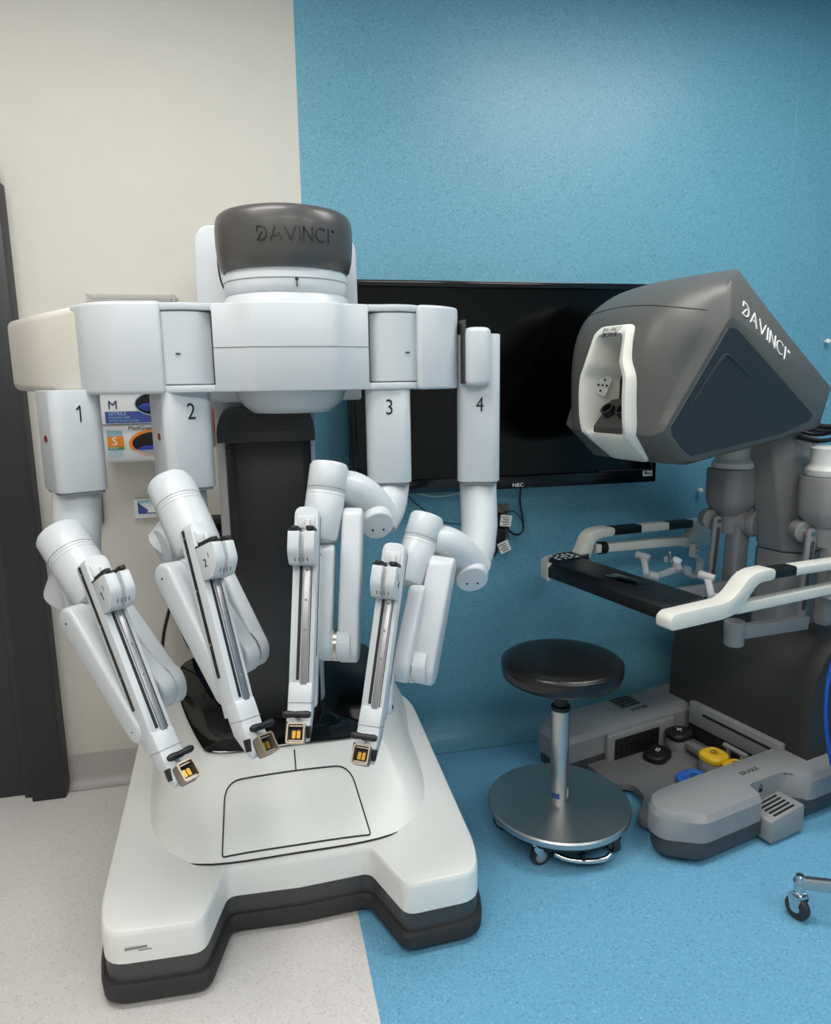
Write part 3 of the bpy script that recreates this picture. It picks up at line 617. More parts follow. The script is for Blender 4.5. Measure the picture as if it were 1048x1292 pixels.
# dark side panels with their raised arrow crease
for s in (-1, 1):
    def side_pt(x, z, lift): return Vector((x, s * (.2 + .1875 * (z - 1.21) + .02 * x + lift), z))
    inn = rpoly([(.052, 1.222), (-.050, 1.304), (.108, 1.600), (.575, 1.318), (.43, 1.272)], .012, 3)
    cx_, cz_ = .22, 1.36
    rg = [[side_pt(cx_ + (x - cx_) * k, cz_ + (z - cz_) * k, l) for x, z in resample0(inn, 40)] for k, l in ((1, -.001), (.99, .003), (.8, .003), (.5, .003), (.2, .003), (.01, .003))]
    cb('side_panel', MB().loft(rg), M['c_side'], hood, sharp=45)
    cr = [(-.01, 1.322), (.04, 1.41), (.098, 1.505), (.118, 1.515), (.18, 1.48), (.26, 1.43)]
    cb('panel_crease', MB().tube([side_pt(x, z, .003) for x, z in cr], [.0005, .004, .005, .005, .003, .0003], 6, 1), M['c_side'], hood)
# wordmark along the slanting band
T1_, B1_ = Vector((.142, -.24, 1.725)), Vector((.690, -.20, 1.41))
P1_, P2_ = Vector((.110, -.272, 1.612)), Vector((.600, -.232, 1.318))
lgX = (B1_ - T1_).normalized()
lgY = (T1_ - P1_); lgY = (lgY - lgX * lgY.dot(lgX)).normalized()
lgc = T1_.lerp(P1_, .47) + lgX * .185 + lgX.cross(lgY) * .0065
lw = logo(.042, .072, .0016, .28)
cb('hood_seam', MB().tube([(hood_x(y_, 1.662 - .5 * y_ * y_) - .0006, y_, 1.662 - .5 * y_ * y_) for y_ in [-.238 + .014 * k for k in range(33)]], .0014, 6), M['seam'], hood)

# viewer: white surround set into the hood, recess with dark eyepieces
OUTL = [(-.07, 1.605), (.07, 1.605), (.078, 1.56), (.088, 1.50), (.106, 1.465), (.110, 1.44), (.108, 1.30), (.085, 1.225), (.075, 1.20), (-.075, 1.20), (-.085, 1.225), (-.108, 1.30), (-.110, 1.44), (-.106, 1.465), (-.088, 1.50), (-.078, 1.56)]
CY = -.028
ol = rpoly([(y + CY, z) for y, z in OUTL], .02, 3)
FXT = [(1.15, .06), (1.2, 0.0), (1.288, -.10), (1.34, -.109), (1.40, -.112), (1.50, -.108), (1.585, -.085), (1.66, -.035), (1.75, .1)]
def fx(y, z):
    for (z0, x0), (z1, x1) in zip(FXT[:-1], FXT[1:]):
        if z <= z1: return x0 + (x1 - x0) * (z - z0) / (z1 - z0)
    return .1
il = rpoly([(y + CY, z) for y, z in [(-.050, 1.575), (.050, 1.575), (.056, 1.55), (.062, 1.49), (.080, 1.455), (.082, 1.31), (.075, 1.285), (-.075, 1.285), (-.082, 1.31), (-.080, 1.455), (-.062, 1.49), (-.056, 1.55)]], .012, 3)
NR = 96
o_, i_ = resample0(ol, NR), resample0(il, NR)
m1_ = [p.lerp(q, .3) for p, q in zip(o_, i_)]; m2_ = [p.lerp(q, .8) for p, q in zip(o_, i_)]
L3 = lambda pl, dx: [Vector((fx(p.x, p.y) + dx, p.x, p.y)) for p in pl]
deep = [Vector((CY + (p.x - CY) * .80, 1.42 + (p.y - 1.42) * .78)) for p in i_]
# cut the opening
ct = MB().prism([(CY + (p.x - CY) * .96, 1.41 + (p.y - 1.41) * .965) for p in o_], -.35, .05, (0, 0, 0), (0, 1, 0), (0, 0, 1), (1, 0, 0))
cutter = cb('cutter', ct, M['c_hood'], None); md = hood.modifiers.new('cut', 'BOOLEAN'); md.object = cutter; md.operation = 'DIFFERENCE'; md.solver = 'EXACT'
bpy.context.view_layer.update()
nm_ = bpy.data.meshes.new_from_object(hood.evaluated_get(bpy.context.evaluated_depsgraph_get())); hood.modifiers.clear(); hood.data = nm_
bpy.data.objects.remove(cutter)
nm_.calc_loop_triangles()
hb2 = BVHTree.FromPolygons([v.co.copy() for v in nm_.vertices], [tuple(t_.vertices) for t_ in nm_.loop_triangles])
lgN = lgX.cross(lgY); lv, lf = put(lw, lgc, lgX, lgY); lv2 = []
for p, q in zip(lv, lw[0]):
    h_ = hb2.ray_cast(p + lgN * .08, -lgN); lv2.append((h_[0] if h_[0] else p) + lgN * (.0012 + q[2]))
cb('wordmark', (lv2, lf), M['print_w'], hood, shade=False)
sur = cb('viewer_surround', MB().loft([L3(o_, .03), L3(o_, -.010), L3(m1_, -.020), L3(m2_, -.018), L3(i_, -.006), [Vector((-.07, p.x, p.y)) for p in [a.lerp(b, .2) for a, b in zip(i_, deep)]], [Vector((.0, p.x, p.y)) for p in deep]], cap=False), M['c_white'], hood, sharp=45)
cb('recess_back', MB().prism([(p.x, p.y) for p in deep], 0, .004, (.0, 0, 0), (0, 1, 0), (0, 0, 1), (1, 0, 0)), M['black'], sur)
cb('eyepiece_block', MB().prism([(-.098, 1.288), (-.098, 1.306), (-.03, 1.385), (.002, 1.39), (.002, 1.288)], -CY - .068, -CY + .068, (0, 0, 0), **XZ), M['c_drk'], sur, bev=.003)
for y in (-.032, .032): cb('eyepiece', MB().lathe([(.016, 0), (.022, .0), (.022, .024), (.016, .024), (.014, .004)], (-.062, CY + y, 1.346), (-.72, 0, .69), 24), M['black'], sur)
wpos = Vector((-.062, CY + .0745, 1.43)); wx = Vector((.85, -.32, -.40)).normalized(); wy_ = Vector((.38, -.05, .92)); wy_ = (wy_ - wx * wy_.dot(wx)).normalized(); wn = wx.cross(wy_)
if wn.y > 0: wn = -wn
cb('control_plate', MB().prism(rrect(.044, .06, .004, 2), -.004, .0025, wpos, wx, wy_, wn), M['c_pale'], sur)
for q in ((0, .018), (.013, 0.004), (-.013, -.004), (0, -.018), (0, 0)): cb('control_button', MB().lathe([(.0036, 0), (.0036, .004)], wpos + wx * q[0] + wy_ * q[1], wn, 12), M['numb'], sur)
def on_front(geo, y, z, sx=1): return [Vector((fx(0, z + p[1]) - .0205 - p[2], y - p[0] * sx, z + p[1])) for p in geo[0]], geo[1]
cb('wordmark', on_front(logo(.011, .1, .0006, .3), CY, 1.594), M['print_g'], sur)
cb('asset_label', on_front(text_geo('SK5918', .020, .0006), CY, 1.577), M['numb'], sur)
# stand column, faceted
def ngon(pts, z): return [Vector((x, y, z)) for x, y in pts]
c0 = [(.62, .05), (.62, -.05), (.665, -.10), (.80, -.10), (.86, -.05), (.86, .05), (.80, .09), (.66, .09)]
cb('stand_column', MB().loft([ngon([(x + .02, y - .055) for x, y in c0], .50), ngon([(x + .02, y - .06) for x, y in c0], .84)]), M['c_mid'], bev=.008)
cb('stand_mast', MB().loft([ngon([(x + .022, y * .98 - .06) for x, y in c0], .843), ngon([(x - .01, y + .005) for x, y in c0], 1.28)]), M['c_mid'], bev=.008)
cb('stand_tag', MB().box((.73, -.098, 1.205), (.05, .004, .035)), M['print_w'], bev=.002)
cb('stand_clip', MB().box((.775, -.104, 1.205), (.03, .018, .028)), M['c_mid'], bev=.004)

# hand-control towers: collar, motor body, shoulder discs, struts, each side of the mast
def tower(y, x):
    o = Vector((x, y, 0))
    cb('tower_collar', MB().lathe([(.055, 1.125), (.072, 1.125), (.074, 1.13), (.074, 1.145), (.066, 1.155), (.060, 1.165), (.060, 1.215), (.05, 1.22)], o, n=36), M['c_pale'])
    cb('tower_motor', MB().loft([[o + Vector((x_ * k + dx, y_ * k, z)) for x_, y_ in rrect(.16, .15, .05, 5)] for k, dx, z in ((.62, .0, .955), (.82, .0, .975), (.97, 0, .995), (1, 0, 1.012), (1, 0, 1.115), (.97, 0, 1.123))]), M['c_mid'])
    cb('tower_yoke', MB().lathe([(.042, .885), (.046, .90), (.046, 1.0)], o, n=28), M['c_mid'])
    cb('shoulder_disc', MB().lathe([(.030, -.055), (.046, -.052), (.048, -.03), (.048, .02), (.044, .03), (.044, .045), (.048, .048), (.048, .062), (.040, .07), (0, .07)], o + Vector((.02, -.02, .925)), (.25, -.97, 0), 32), M['c_mid'])
    cb('strut_disc', MB().lathe([(.018, -.03), (.036, -.028), (.036, .012), (.028, .016), (.012, .016), (.010, .022), (0, .022)], o + Vector((-.06, .035, .935)), (-.35, -.93, 0), 28), M['c_mid'])
    cb('strut', MB().bar(o + Vector((-.065, 0.0, .935)), o + Vector((-.085, 0.0, .66)), .034, .03, .014, (-.35, -.93, 0)), M['c_mid'], bev=.003)
    cb('strut_slot', MB().bar(o + Vector((-.066, -.0085, .905)), o + Vector((-.084, -.0085, .68)), .012, .012, .004, (-.35, -.93, 0)), M['c_low'])
    cb('strut_bolt', MB().cyl(o + Vector((-.062, 0.005, .935)), o + Vector((-.067, -.013, .935)), .007, n=12), M['steel'])
    cb('forearm', MB().loft([[o + Vector((x_ * k + dx, y_ * k - .03, z)) for x_, y_ in rrect(.072, .06, .015, 3)] for k, dx, z in ((.7, .0, .62), (1, .0, .64), (1, .01, .88), (.9, .015, .93))]), M['c_mid'])
tower(.085, .60); tower(-.225, .68)
cb('cross_arm', MB().box((.40, -.255, .655), (.36, .03, .045), Matrix.Rotation(R(4), 3, 'Y')), M['c_mid'], bev=.005)
cb('cross_arm', MB().box((.44, .03, .70), (.34, .025, .045), Matrix.Rotation(R(2), 3, 'Y')), M['c_mid'], bev=.005)
cb('arm_pivot', MB().lathe([(.026, .625), (.03, .63), (.03, .665), (.032, .668), (.032, .70), (.026, .705)], (.235, -.255, 0), n=24), M['c_mid'])
def hand_control(o, s):
    o = Vector(o)
    hc = cb('hand_control', MB().bar(o + Vector((-.02, .03, .055)), o + Vector((-.035, .0, .015)), .026, .024, .020, (.5, -.8, .2)), M['c_hand'], bev=.002)
    cb('wrist_motor', MB().cyl(o + Vector((-.03, .06, .068)), o + Vector((-.01, .015, .060)), .0145, n=20, e=.002), M['c_hand'], hc)
    cb('wrist_joint', MB().cyl(o + Vector((-.035, .015, .008)), o + Vector((-.005, -.03, .004)), .0155, n=20, e=.002), M['c_hand'], hc)
    cb('wrist_link', MB().bar(o + Vector((.0, -.022, .008)), o + Vector((.065, -.045, .03)), .020, .022, .014, (.3, -.9, .2)), M['c_hand'], hc, bev=.002)
    cb('grip_body', MB().cyl(o + Vector((.062, -.058, .022)), o + Vector((.068, -.03, .044)), .0145, n=18, e=.002), M['c_hand'], hc)
    cb('finger_ring', MB().lathe([(.012, 0), (.0155, 0), (.0155, .010), (.012, .010)], o + Vector((.068, -.035, .052)), (.1, -.3, .9), 22), M['print_w'], hc)
    cb('finger_grip', MB().bar(o + Vector((.052, -.025, .05)), o + Vector((.048, -.02, .084)), .011, .008, .007, (.6, -.7, .2)), M['steel'], hc, bev=.001)
    cb('finger_loop', MB().box(o + Vector((.04, -.012, .058)), (.014, .010, .020)), M['c_hand'], hc, bev=.003)
hand_control((.24, .09, .765), 1); hand_control((.22, -.205, .765), -1)

# armrest
def armprof(x0, x1, z0, z1): return rpoly([(x0, z0 + .012), (x0, z1 - .012), (x0 + .02, z1), (x1, z1), (x1 + .01, z1 - .02), (x1, z0)], .006, 2)
ar = cb('armrest', MB().prism(armprof(-.085, .075, .748, .812), -.275, .27, **XZ), M['pad'], bev=.004)
cb('touch_panel', MB().box((.0, -.02, .8128), (.055, .14, .003)), M['screen'], ar, bev=.001)
cb('armrest_end', MB().prism(rpoly([(-.07, .272), (.085, .272), (.14, .31), (.15, .355), (.06, .37), (-.01, .355), (-.06, .30)], .02, 3), .752, .815), M['pad'], ar, bev=.004)
cb('end_cap', MB().prism(rpoly([(-.088, .268), (-.07, .335), (-.015, .375), (.07, .388), (.16, .372), (.15, .345), (.05, .355), (-.02, .34), (-.06, .30), (-.066, .268)], .008, 3), .748, .81), M['c_white'], ar, bev=.003)
for i in range(12):
    cb('key_symbol', MB().box((-.02 + (i % 4) * .026 + random.uniform(-.005, .005), .288 + (i // 4) * .024, .8156), (.012 + .008 * random.random(), .006 + .006 * random.random(), .0012), Matrix.Rotation(random.random() * 2, 3, 'Z')), M['print_w'], ar, shade=False)
# side arms: S bracket, upper rail with black grips, lower rail
def side_arm(y, x0, dz, far):
    S = [(-.115, .752), (.10, .752), (.165, .763), (.215, .82), (.245, .842), (.315, .842), (.315, .878), (.235, .878), (.195, .865), (.145, .818), (.11, .803), (-.10, .800), (-.118, .785)]
    if far: S = [(.03, .752), (.105, .752), (.135, .80), (.155, .858), (.19, .868), (.25, .868), (.25, .902), (.165, .902), (.125, .885), (.10, .83), (.08, .80), (.03, .797)]
    b = cb('side_bracket', MB().prism(rpoly(S, .02, 3), -y - .028, -y + .028, **XZ), M['c_white'], bev=.008, seg=2)
    top = .884 if far else .860; slope = -.035
    segs = [(.25, .385, 'pad'), (.385, .53, 'c_white'), (.53, .66, 'pad'), (.66, .80, 'c_white')] if far else [(.315, .415, 'pad'), (.415, .66, 'c_white'), (.66, .80, 'c_white')]
    for xa, xb, m in segs:
        za, zb = top + (xa - .25) * slope, top + (xb - .25) * slope
        cb('grip' if m == 'pad' else 'upper_rail', MB().loft([[Vector((x, y + p, z + q)) for p, q in rrect(.048 if m == 'c_white' else .05, .032, .008, 3)] for x, z in ((xa, za), (xb, zb))]), M[m], b)
    zl = .822 if far else .768; sl = -.05 if far else -.012
    cb('lower_rail', MB().loft([[Vector((x, y + p, zl + (x - .2) * sl + q)) for p, q in rrect(.035, .034, .006, 3)] for x in (.17, .82)]), M['c_white'], b)
    cb('rear_plate', MB().prism(rpoly([(.64, top + .013 - .016), (.80, top - .006), (.80, zl - .05), (.62, zl - .045), (.68, (top + zl) / 2)], .012, 3), -y - .02, -y + .02, **XZ), M['c_pale'], b, bev=.004)
    if far: cb('tape_band', MB().cyl((.195, y, zl), (.225, y, zl - .001), .024, n=18), M['black'], b)
    return b
side_arm(-.297, 0, 0, False)
fa = side_arm(.33, 0, 0, True)
cb('label_print', put(text_geo('. . . . . .', .014, .0004), (.55, -.297, .868), (1, 0, -.035), (0, 1, 0)), M['numb'], cn, shade=False)
hk = cb('hanging_hook', MB().prism(rpoly([(.655, .79), (.685, .79), (.685, .735), (.715, .72), (.715, .665), (.69, .648), (.655, .648), (.632, .665), (.632, .70), (.645, .70), (.648, .674), (.66, .664), (.69, .664), (.70, .674), (.70, .712), (.67, .73), (.655, .735)], .005, 2), -.315, -.285, **XZ), M['c_pale'], bev=.002)
for z in (.775, .755): cb('screw', MB().cyl((.67, .287, z), (.67, .283, z), .004, n=10), M['print_g'], hk)

# dark base housing behind the footwell
cb('base_housing', MB().loft([[Vector((x, y, z)) for x, z in rpoly([(.57, .03), (.57, .36), (.595, .49), (.66, .565), (.80, .585), (.95, .54), (1.02, .40), (1.02, .03)], [.01, .06, .06, .06, .06, .06, .06, .01], 3)] for y in (-.31, -.20, .0, .20, .30)]), M['c_drk'], bev=.02, seg=3)
cb('housing_seam', MB().tube([(.55, -.3105, .42), (.60, -.3112, .49), (.72, -.3112, .53), (.90, -.3112, .52)], .0016, 5, 2), M['numb'])
cb('housing_lip', MB().box((.555, -.03, .15), (.03, .40, .09)), M['c_pod'], bev=.006)
cb('lip_slot', MB().box((.5385, -.05, .165), (.004, .30, .008)), M['numb'])
# floor tray between the pods
cb('pedal_tray', MB().prism(rpoly([(.06, .20), (.55, .20), (.55, -.2), (.0, -.2), (-.02, -.14), (.09, -.06), (.105, .015), (.045, .055), (.05, .19)], [.03, .01, .01, .03, .02, .02, .02, .02, .03], 3), .018, .045), M['c_tray'], bev=.006)
# foot pods
def pod(y0, y1, s, front):
    poly = [(front, y0 + .03 if s < 0 else y0), (front + .06, y0 if s < 0 else y0), (.88, y0), (.88, y1), (front + .05, y1), (front, y1 - .04)]
    if s > 0: poly = [(front, y0 + .02), (front + .03, y0), (.88, y0), (.88, y1), (front + .06, y1), (front, y1 - .06)]
    else: poly = [(front, y0 + .07), (front + .08, y0), (.90, y0), (.90, y1), (front + .04, y1), (front, y1 - .05)]
    lo = cb('pod_skirt', MB().prism(rpoly([(front + .012 + (x - front) * .985, y + (.006 if y < (y0 + y1) / 2 else -.006)) for x, y in poly], .02, 3), .022, .084), M['c_low'], bev=.008)
    return poly, lo
pn, _ = pod(-.375, -.195, -1, -.08)
# near pod body with the brake pedal bay cut out of its outer side
outer = [(-.078, -.30), (.02, -.375), (.27, -.375), (.27, -.315), (.43, -.315), (.46, -.345), (.50, -.378), (.95, -.378), (.95, -.19), (-.02, -.19), (-.078, -.235)]
mbp = MB()
rp = rpoly(outer, [.03, .02, .012, .02, .03, .02, .02, .02, .02, .02, .03], 3)
cxp, cyp = .3, -.30
mbp.loft([[Vector((x, y, .08)) for x, y in rp], [Vector((x, y, .145)) for x, y in rp], [Vector((x + (.012 if x < 0.03 else 0), y + (.012 if y < -.325 else (-.006 if y > -.2 else 0)), .164)) for x, y in rp], [Vector((x + (.03 if x < .03 else 0), y + (.03 if y < -.345 else (-.01 if y > -.22 else 0)), .169)) for x, y in rp]])
podn = cb('pod_cover', mbp, M['c_pod'], sharp=30)
bk = cb('brake_pedal', MB().prism(rpoly([(.275, .012), (.275, .088), (.43, .104), (.435, .012)], .006, 2), .312, .405, **XZ), M['c_pod'], bev=.004)
for k in range(5): cb('tread_slot', MB().box((.352, -.327 - k * .0155, .0962), (.095, .0065, .004), Matrix.Rotation(R(-5.9), 3, 'Y')), M['numb'], bk)
cb('padlock_symbol', MB().box((.335, -.3145, .132), (.016, .002, .014)), M['numb'], podn)
cb('padlock_symbol', MB().tube([(.329, -.3145, .138), (.329, -.3145, .148), (.335, -.3145, .153), (.341, -.3145, .148), (.341, -.3145, .138)], .0016, 6, 1), M['numb'], podn)
cb('brake_word', put(text_geo('BRAKE', .026, .0006), (.345, -.262, .1692), (1, .0, 0), (0, 1, 0), 1.1), M['seam'], podn, shade=False)
# far pod
rpf = rpoly([(-.07, .215), (-.04, .19), (.90, .19), (.90, .385), (-.01, .385), (-.07, .335)], .02, 3)
podf = cb('pod_cover', MB().loft([[Vector((x, y, .07)) for x, y in rpf], [Vector((x, y, .145)) for x, y in rpf], [Vector((x + (.012 if x < .05 else 0), y + (.012 if y < .23 else -.008), .165)) for x, y in rpf], [Vector((x + (.03 if x < .05 else 0), y + (.03 if y < .23 else -.02), .170)) for x, y in rpf]]), M['c_pod'], sharp=30)
cb('pod_skirt', MB().prism([(x + .01 + (x * -.01), y * .99 + .002) for x, y in rpf], .02, .074), M['c_low'], bev=.006)
for k in range(5): cb('tread_slot', MB().box((.35, .355 - k * .0165, .1712), (.10, .007, .003)), M['numb'], podf)
cb('brake_word', put(text_geo('BRAKE', .026, .0006), (.36, .255, .1705), (-1, 0, 0), (0, -1, 0), 1.1), M['seam'], podf, shade=False)
cb('inner_wall', MB().box((.30, .182, .085), (.34, .03, .125)), M['c_pod'], bev=.012, seg=3)
wp = cb('black_pedal_panel', MB().box((.27, .1645, .086), (.22, .006, .08)), M['numb'], bev=.002)
for k in range(8): cb('panel_rib', MB().box((.19 + k * .026, .161, .078), (.006, .004, .05)), M['black'], wp)

# foot pedals: rounded plates on swept stalks
def pedal(x, y, z, m, L_=.085, wd=.08, ang=0, nm='foot_pedal', sym=None):
    ca, sa = math.cos(R(ang)), math.sin(R(ang))
    def ring_(k, zz, dx=0): return [Vector((x + (a * ca - b * sa) * k + dx, y + (a * sa + b * ca) * k, zz)) for a, b in rpoly([(-L_ / 2, -wd * .28), (-L_ * .3, -wd / 2), (L_ * .3, -wd * .5), (L_ / 2, -wd * .25), (L_ / 2, wd * .25), (L_ * .3, wd * .5), (-L_ * .3, wd / 2), (-L_ / 2, wd * .28)], .02, 3)]
    p = cb(nm, MB().loft([ring_(.94, z - .018), ring_(1, z - .014), ring_(1, z), ring_(.96, z + .005), ring_(.76, z + .0085), ring_(.73, z + .007), ring_(.5, z + .0105), ring_(.47, z + .009), ring_(.05, z + .0115)]), M[m], sharp=60)
    if sym:
        for q in sym: cb('pedal_symbol', MB().tube([(x + (a * ca - b * sa), y + (a * sa + b * ca), z + .0125) for a, b in q], .0012, 5), M['print_w'] if m == 'black' else M['numb'], p)
    return p
circ = [(.012 * math.cos(t), .012 * math.sin(t)) for t in [k * math.pi / 6 for k in range(13)]]
def riser(x, y, z, wd=.09): cb('pedal_riser', MB().lathe([(wd / 2 + .006, .044), (wd / 2 + .006, z - .026), (wd / 2, z - .018), (.01, z - .016)], (x, y, 0), n=28), M['c_tray'])
riser(.445, .125, .105, .085); pedal(.445, .125, .105, 'black', .10, .085, sym=[[(-.012, 0), (.012, 0)], [(0, -.012), (0, .012)]])
pedal(.315, .105, .064, 'black', .115, .085, 20, sym=[[(-.008, -.006), (.008, -.006), (.008, .006), (-.008, .006), (-.008, -.006)]])
riser(.425, -.055, .105); pedal(.425, -.055, .105, 'yellow', .095, .09, sym=[circ, [(-.006, -.006), (.006, .006)]])
pedal(.295, -.085, .064, 'pblue', .115, .10, 0, sym=[circ, [(-.006, -.004), (.006, .004)]])
riser(.445, -.135, .095, .08); pedal(.445, -.135, .095, 'yellow', .085, .08, sym=[circ, [(-.006, -.006), (.006, .006)], [(-.006, .006), (.006, -.006)]])
cb('pedal_arm', MB().box((.445, .035, .075), (.035, .11, .03)), M['c_tray'], bev=.006)
cb('pedal_guard', MB().tube([(.495, -.04, .12), (.495, -.14, .12)], .009, 10), M['c_pod'])
cb('guard_post', MB().box((.495, -.06, .08), (.012, .012, .08)).box((.495, -.12, .08), (.012, .012, .08)), M['c_pod'])
# cables behind the console head
for k in range(9):
    dz = random.uniform(-.03, .03); dy = random.uniform(-.03, .03)
    build('console_cable', MB().tube([(.66, -.12 + dy, 1.27 + dz), (.72, -.17 + dy, 1.25 + dz), (.82, -.2 + dy, 1.28 + dz), (.95, -.18, 1.22 + dz), (1.0, -.12, .9), (.99, -.1 + dy, .55)], .005, 7, 2), M['cblack'], cn, local=True)
# ------------------------------------------------------------------ stool
SX, SY = .905, 1.955
st = thing('rolling_stool', 'round black padded stool on a brushed steel disc base with casters', 'stool', (SX, SY, 0))
O = Vector((SX, SY, 0))
build('seat', MB().lathe([(.10, .532), (.172, .535), (.184, .542), (.188, .556), (.1885, .578), (.185, .588), (.174, .594), (.15, .598), (.08, .600), (0, .600)], O, n=56), M['leather'], st, sharp=60)
build('seat_piping', MB().tube([O + Vector((.1855 * math.cos(t), .1855 * math.sin(t), .584)) for t in [k * math.pi / 30 for k in range(61)]], .0028, 6), M['leather'], st)
build('seat_plate', MB().lathe([(.05, .52), (.05, .533)], O, n=24), M['black'], st)
build('inner_post', MB().lathe([(.021, .40), (.021, .499), (.029, .500), (.029, .522)], O, n=28), M['black'], st)
build('outer_post', MB().lathe([(.029, .108), (.029, .425), (.027, .43)], O, n=32), M['brush'], st)
build('post_collar', MB().lathe([(.0295, .424), (.0305, .426), (.0305, .437), (.022, .44)], O, n=28), M['black'], st)
bd = build('base_disc', MB().lathe([(.215, .088), (.226, .088), (.228, .092), (.228, .105), (.224, .110), (.04, .113), (0, .113)], O, n=72), M['brush'], st, sharp=30)
build('base_underside', MB().lathe([(.17, .055), (.205, .065), (.217, .087), (.1, .0885)], O, n=56), M['black'], st)
def sticker(a0, a1, z0, z1, m, nm):
    v = []; n = 6
    for k in range(n + 1):
        t = R(a0 + (a1 - a0) * k / n); v += [O + Vector((.0295 * math.sin(t), -.0295 * math.cos(t), z0)), O + Vector((.0295 * math.sin(t), -.0295 * math.cos(t), z1))]
    return build(nm, (v, [(2 * k, 2 * k + 2, 2 * k + 3, 2 * k + 1) for k in range(n)]), m, st)
sticker(-20, -75, .128, .147, M['cbl'], 'blue_label'); sticker(35, 85, .126, .158, M['paper'], 'white_label')
for k in range(4): sticker(42, 78, .130 + k * .007, .1315 + k * .007, M['print_g'], 'label_print')
for ang in (226, 310, 160, 98, 28):
    t = R(ang); c = O + Vector((.192 * math.cos(t), .192 * math.sin(t), 0)); ax = Vector((math.cos(t + .9), math.sin(t + .9), 0)); tn = Vector((-ax.y, ax.x, 0))
    wc = c + tn * .012 + Vector((0, 0, .0285))
    cs = build('caster', MB().bar(c + Vector((0, 0, .066)), wc, .045, .022, .003, ax).v and MB().bar(c + Vector((0, 0, .062)) + ax * .015, wc + ax * .015, .030, .014, .0025, ax).bar(c + Vector((0, 0, .062)) - ax * .015, wc - ax * .015, .030, .014, .0025, ax).box(c + Vector((0, 0, .076)), (.034, .034, .006)), M['chrome'], st)
    build('tyre', MB().lathe([(.016, -.0115), (.0275, -.0115), (.0285, -.008), (.0285, .008), (.0275, .0115), (.016, .0115)], wc, ax, 28), M['tyre'], cs)
    build('wheel_hub', MB().lathe([(.004, -.013), (.018, -.0122), (.018, .0122), (.004, .013)], wc, ax, 24), M['hubg'], cs)
fb = [O + Vector((x, y, z)) for x, y, z in ((-.085, -.165, .045), (-.055, -.185, .034), (.0, -.205, .032), (.055, -.215, .036), (.075, -.208, .046))]
build('foot_bar', MB().tube(fb, .008, 10, 2), M['chrome'], st); build('foot_bar_stem', MB().box(O + Vector((-.01, -.18, .05)), (.012, .06, .02)), M['black'], st)

# ------------------------------------------------------------------ wall monitor
tv = thing('wall_monitor', 'large black flat screen monitor mounted on the blue wall', 'monitor', (.95, 2.56, 1.42))
TX0, TX1, TZ0, TZ1, TYF = .342, 1.560, 1.043, 1.800, 2.545
build('monitor_body', MB().box(((TX0 + TX1) / 2, TYF + .03, (TZ0 + TZ1) / 2), (TX1 - TX0, .05, TZ1 - TZ0)), M['tv'], tv, bev=.004)
build('wall_mount', MB().box(((TX0 + TX1) / 2, TYF + .07, 1.42), (.4, .032, .35)), M['black'], tv)
build('screen', MB().box(((TX0 + TX1) / 2, TYF + .004, (TZ0 + TZ1) / 2 + .014), (TX1 - TX0 - .05, .004, TZ1 - TZ0 - .075)), M['screen'], tv)
fr = build('bezel', MB().box(((TX0 + TX1) / 2, TYF + .001, TZ1 - .011), (TX1 - TX0, .012, .022)).box(((TX0 + TX1) / 2, TYF + .001, TZ0 + .024), (TX1 - TX0, .012, .048)).box((TX0 + .011, TYF + .001, 1.42), (.022, .012, TZ1 - TZ0 - .01)).box((TX1 - .011, TYF + .001, 1.42), (.022, .012, TZ1 - TZ0 - .01)), M['tv'], tv, bev=.002)
build('maker_name', put(text_geo('NEC', .020, .0005), (.978, TYF - .0065, TZ0 + .013), (1, 0, 0), (0, 0, 1), 1.15), M['print_w'], fr, shade=False)
build('sticker', MB().box((1.523, TYF - .0058, TZ0 + .035), (.042, .001, .022)), M['paper'], fr)
build('sticker_print', MB().box((1.515, TYF - .0066, TZ0 + .038), (.010, .001, .010)).box((1.530, TYF - .0066, TZ0 + .034), (.018, .001, .004)), M['seam'], fr)
build('lower_trim', MB().box((1.42, TYF - .006, TZ0 + .052), (.22, .002, .003)), M['c_low'], fr)

# ------------------------------------------------------------------ things on the blue wall
wo = thing('wall_outlet', 'grey metal wall outlet plate on the blue wall below the monitor', 'outlet', (.98, WY, .95))
build('outlet_plate', MB().box((.938, WY - .006, .892), (.07, .010, .155)), M['plate'], wo, bev=.002)
build('outlet_socket', MB().box((.925, WY - .013, .92), (.035, .006, .035)), M['black'], wo, bev=.002)
ad = thing('power_adapter', 'black power adapters plugged into the grey wall outlet', 'adapter', (.955, WY - .03, .9))
build('adapter_body', MB().box((.918, WY - .032, .915), (.04, .036, .05)), M['black'], ad, bev=.006); build('adapter_body', MB().box((.922, WY - .034, .855), (.046, .04, .055)), M['black'], ad, bev=.006)
build('plug_lead', MB().tube([(.922, WY - .035, .83), (.915, WY - .04, .80), (.905, WY - .03, .77)], .006, 8, 1), M['cblack'], ad)
for (o, ang, lab) in (((0.9436, 2.575, 0.913), 8, 'white paper tag hanging by the outlet, upper of the two'), ((0.9379, 2.575, 0.8091), -22, 'white paper tag hanging lowest under the outlet, tilted')):
    r_ = Matrix.Rotation(R(ang), 3, 'Y'); t = thing('paper_tag', lab, 'tag', o, 0, 'tags on the power leads')
    build('tag_card', MB().box(o, (.046, .002, .044), r_), M['paper'], t); 
    for k in range(4): build('tag_print', MB().box(Vector(o) + r_ @ Vector((-.004 + .004 * (k % 2), -.0014, .013 - k * .009)), (.03 - .006 * (k % 2), .0006, .0028), r_), M['seam'], t)
    build('tag_tie', MB().tube([Vector(o) + r_ @ Vector((0, 0, .02)), Vector(o) + Vector((-.006, .012, .045)), Vector(o) + Vector((-.02, .025, .06))], .0018, 6, 1), M['cblack'], t)
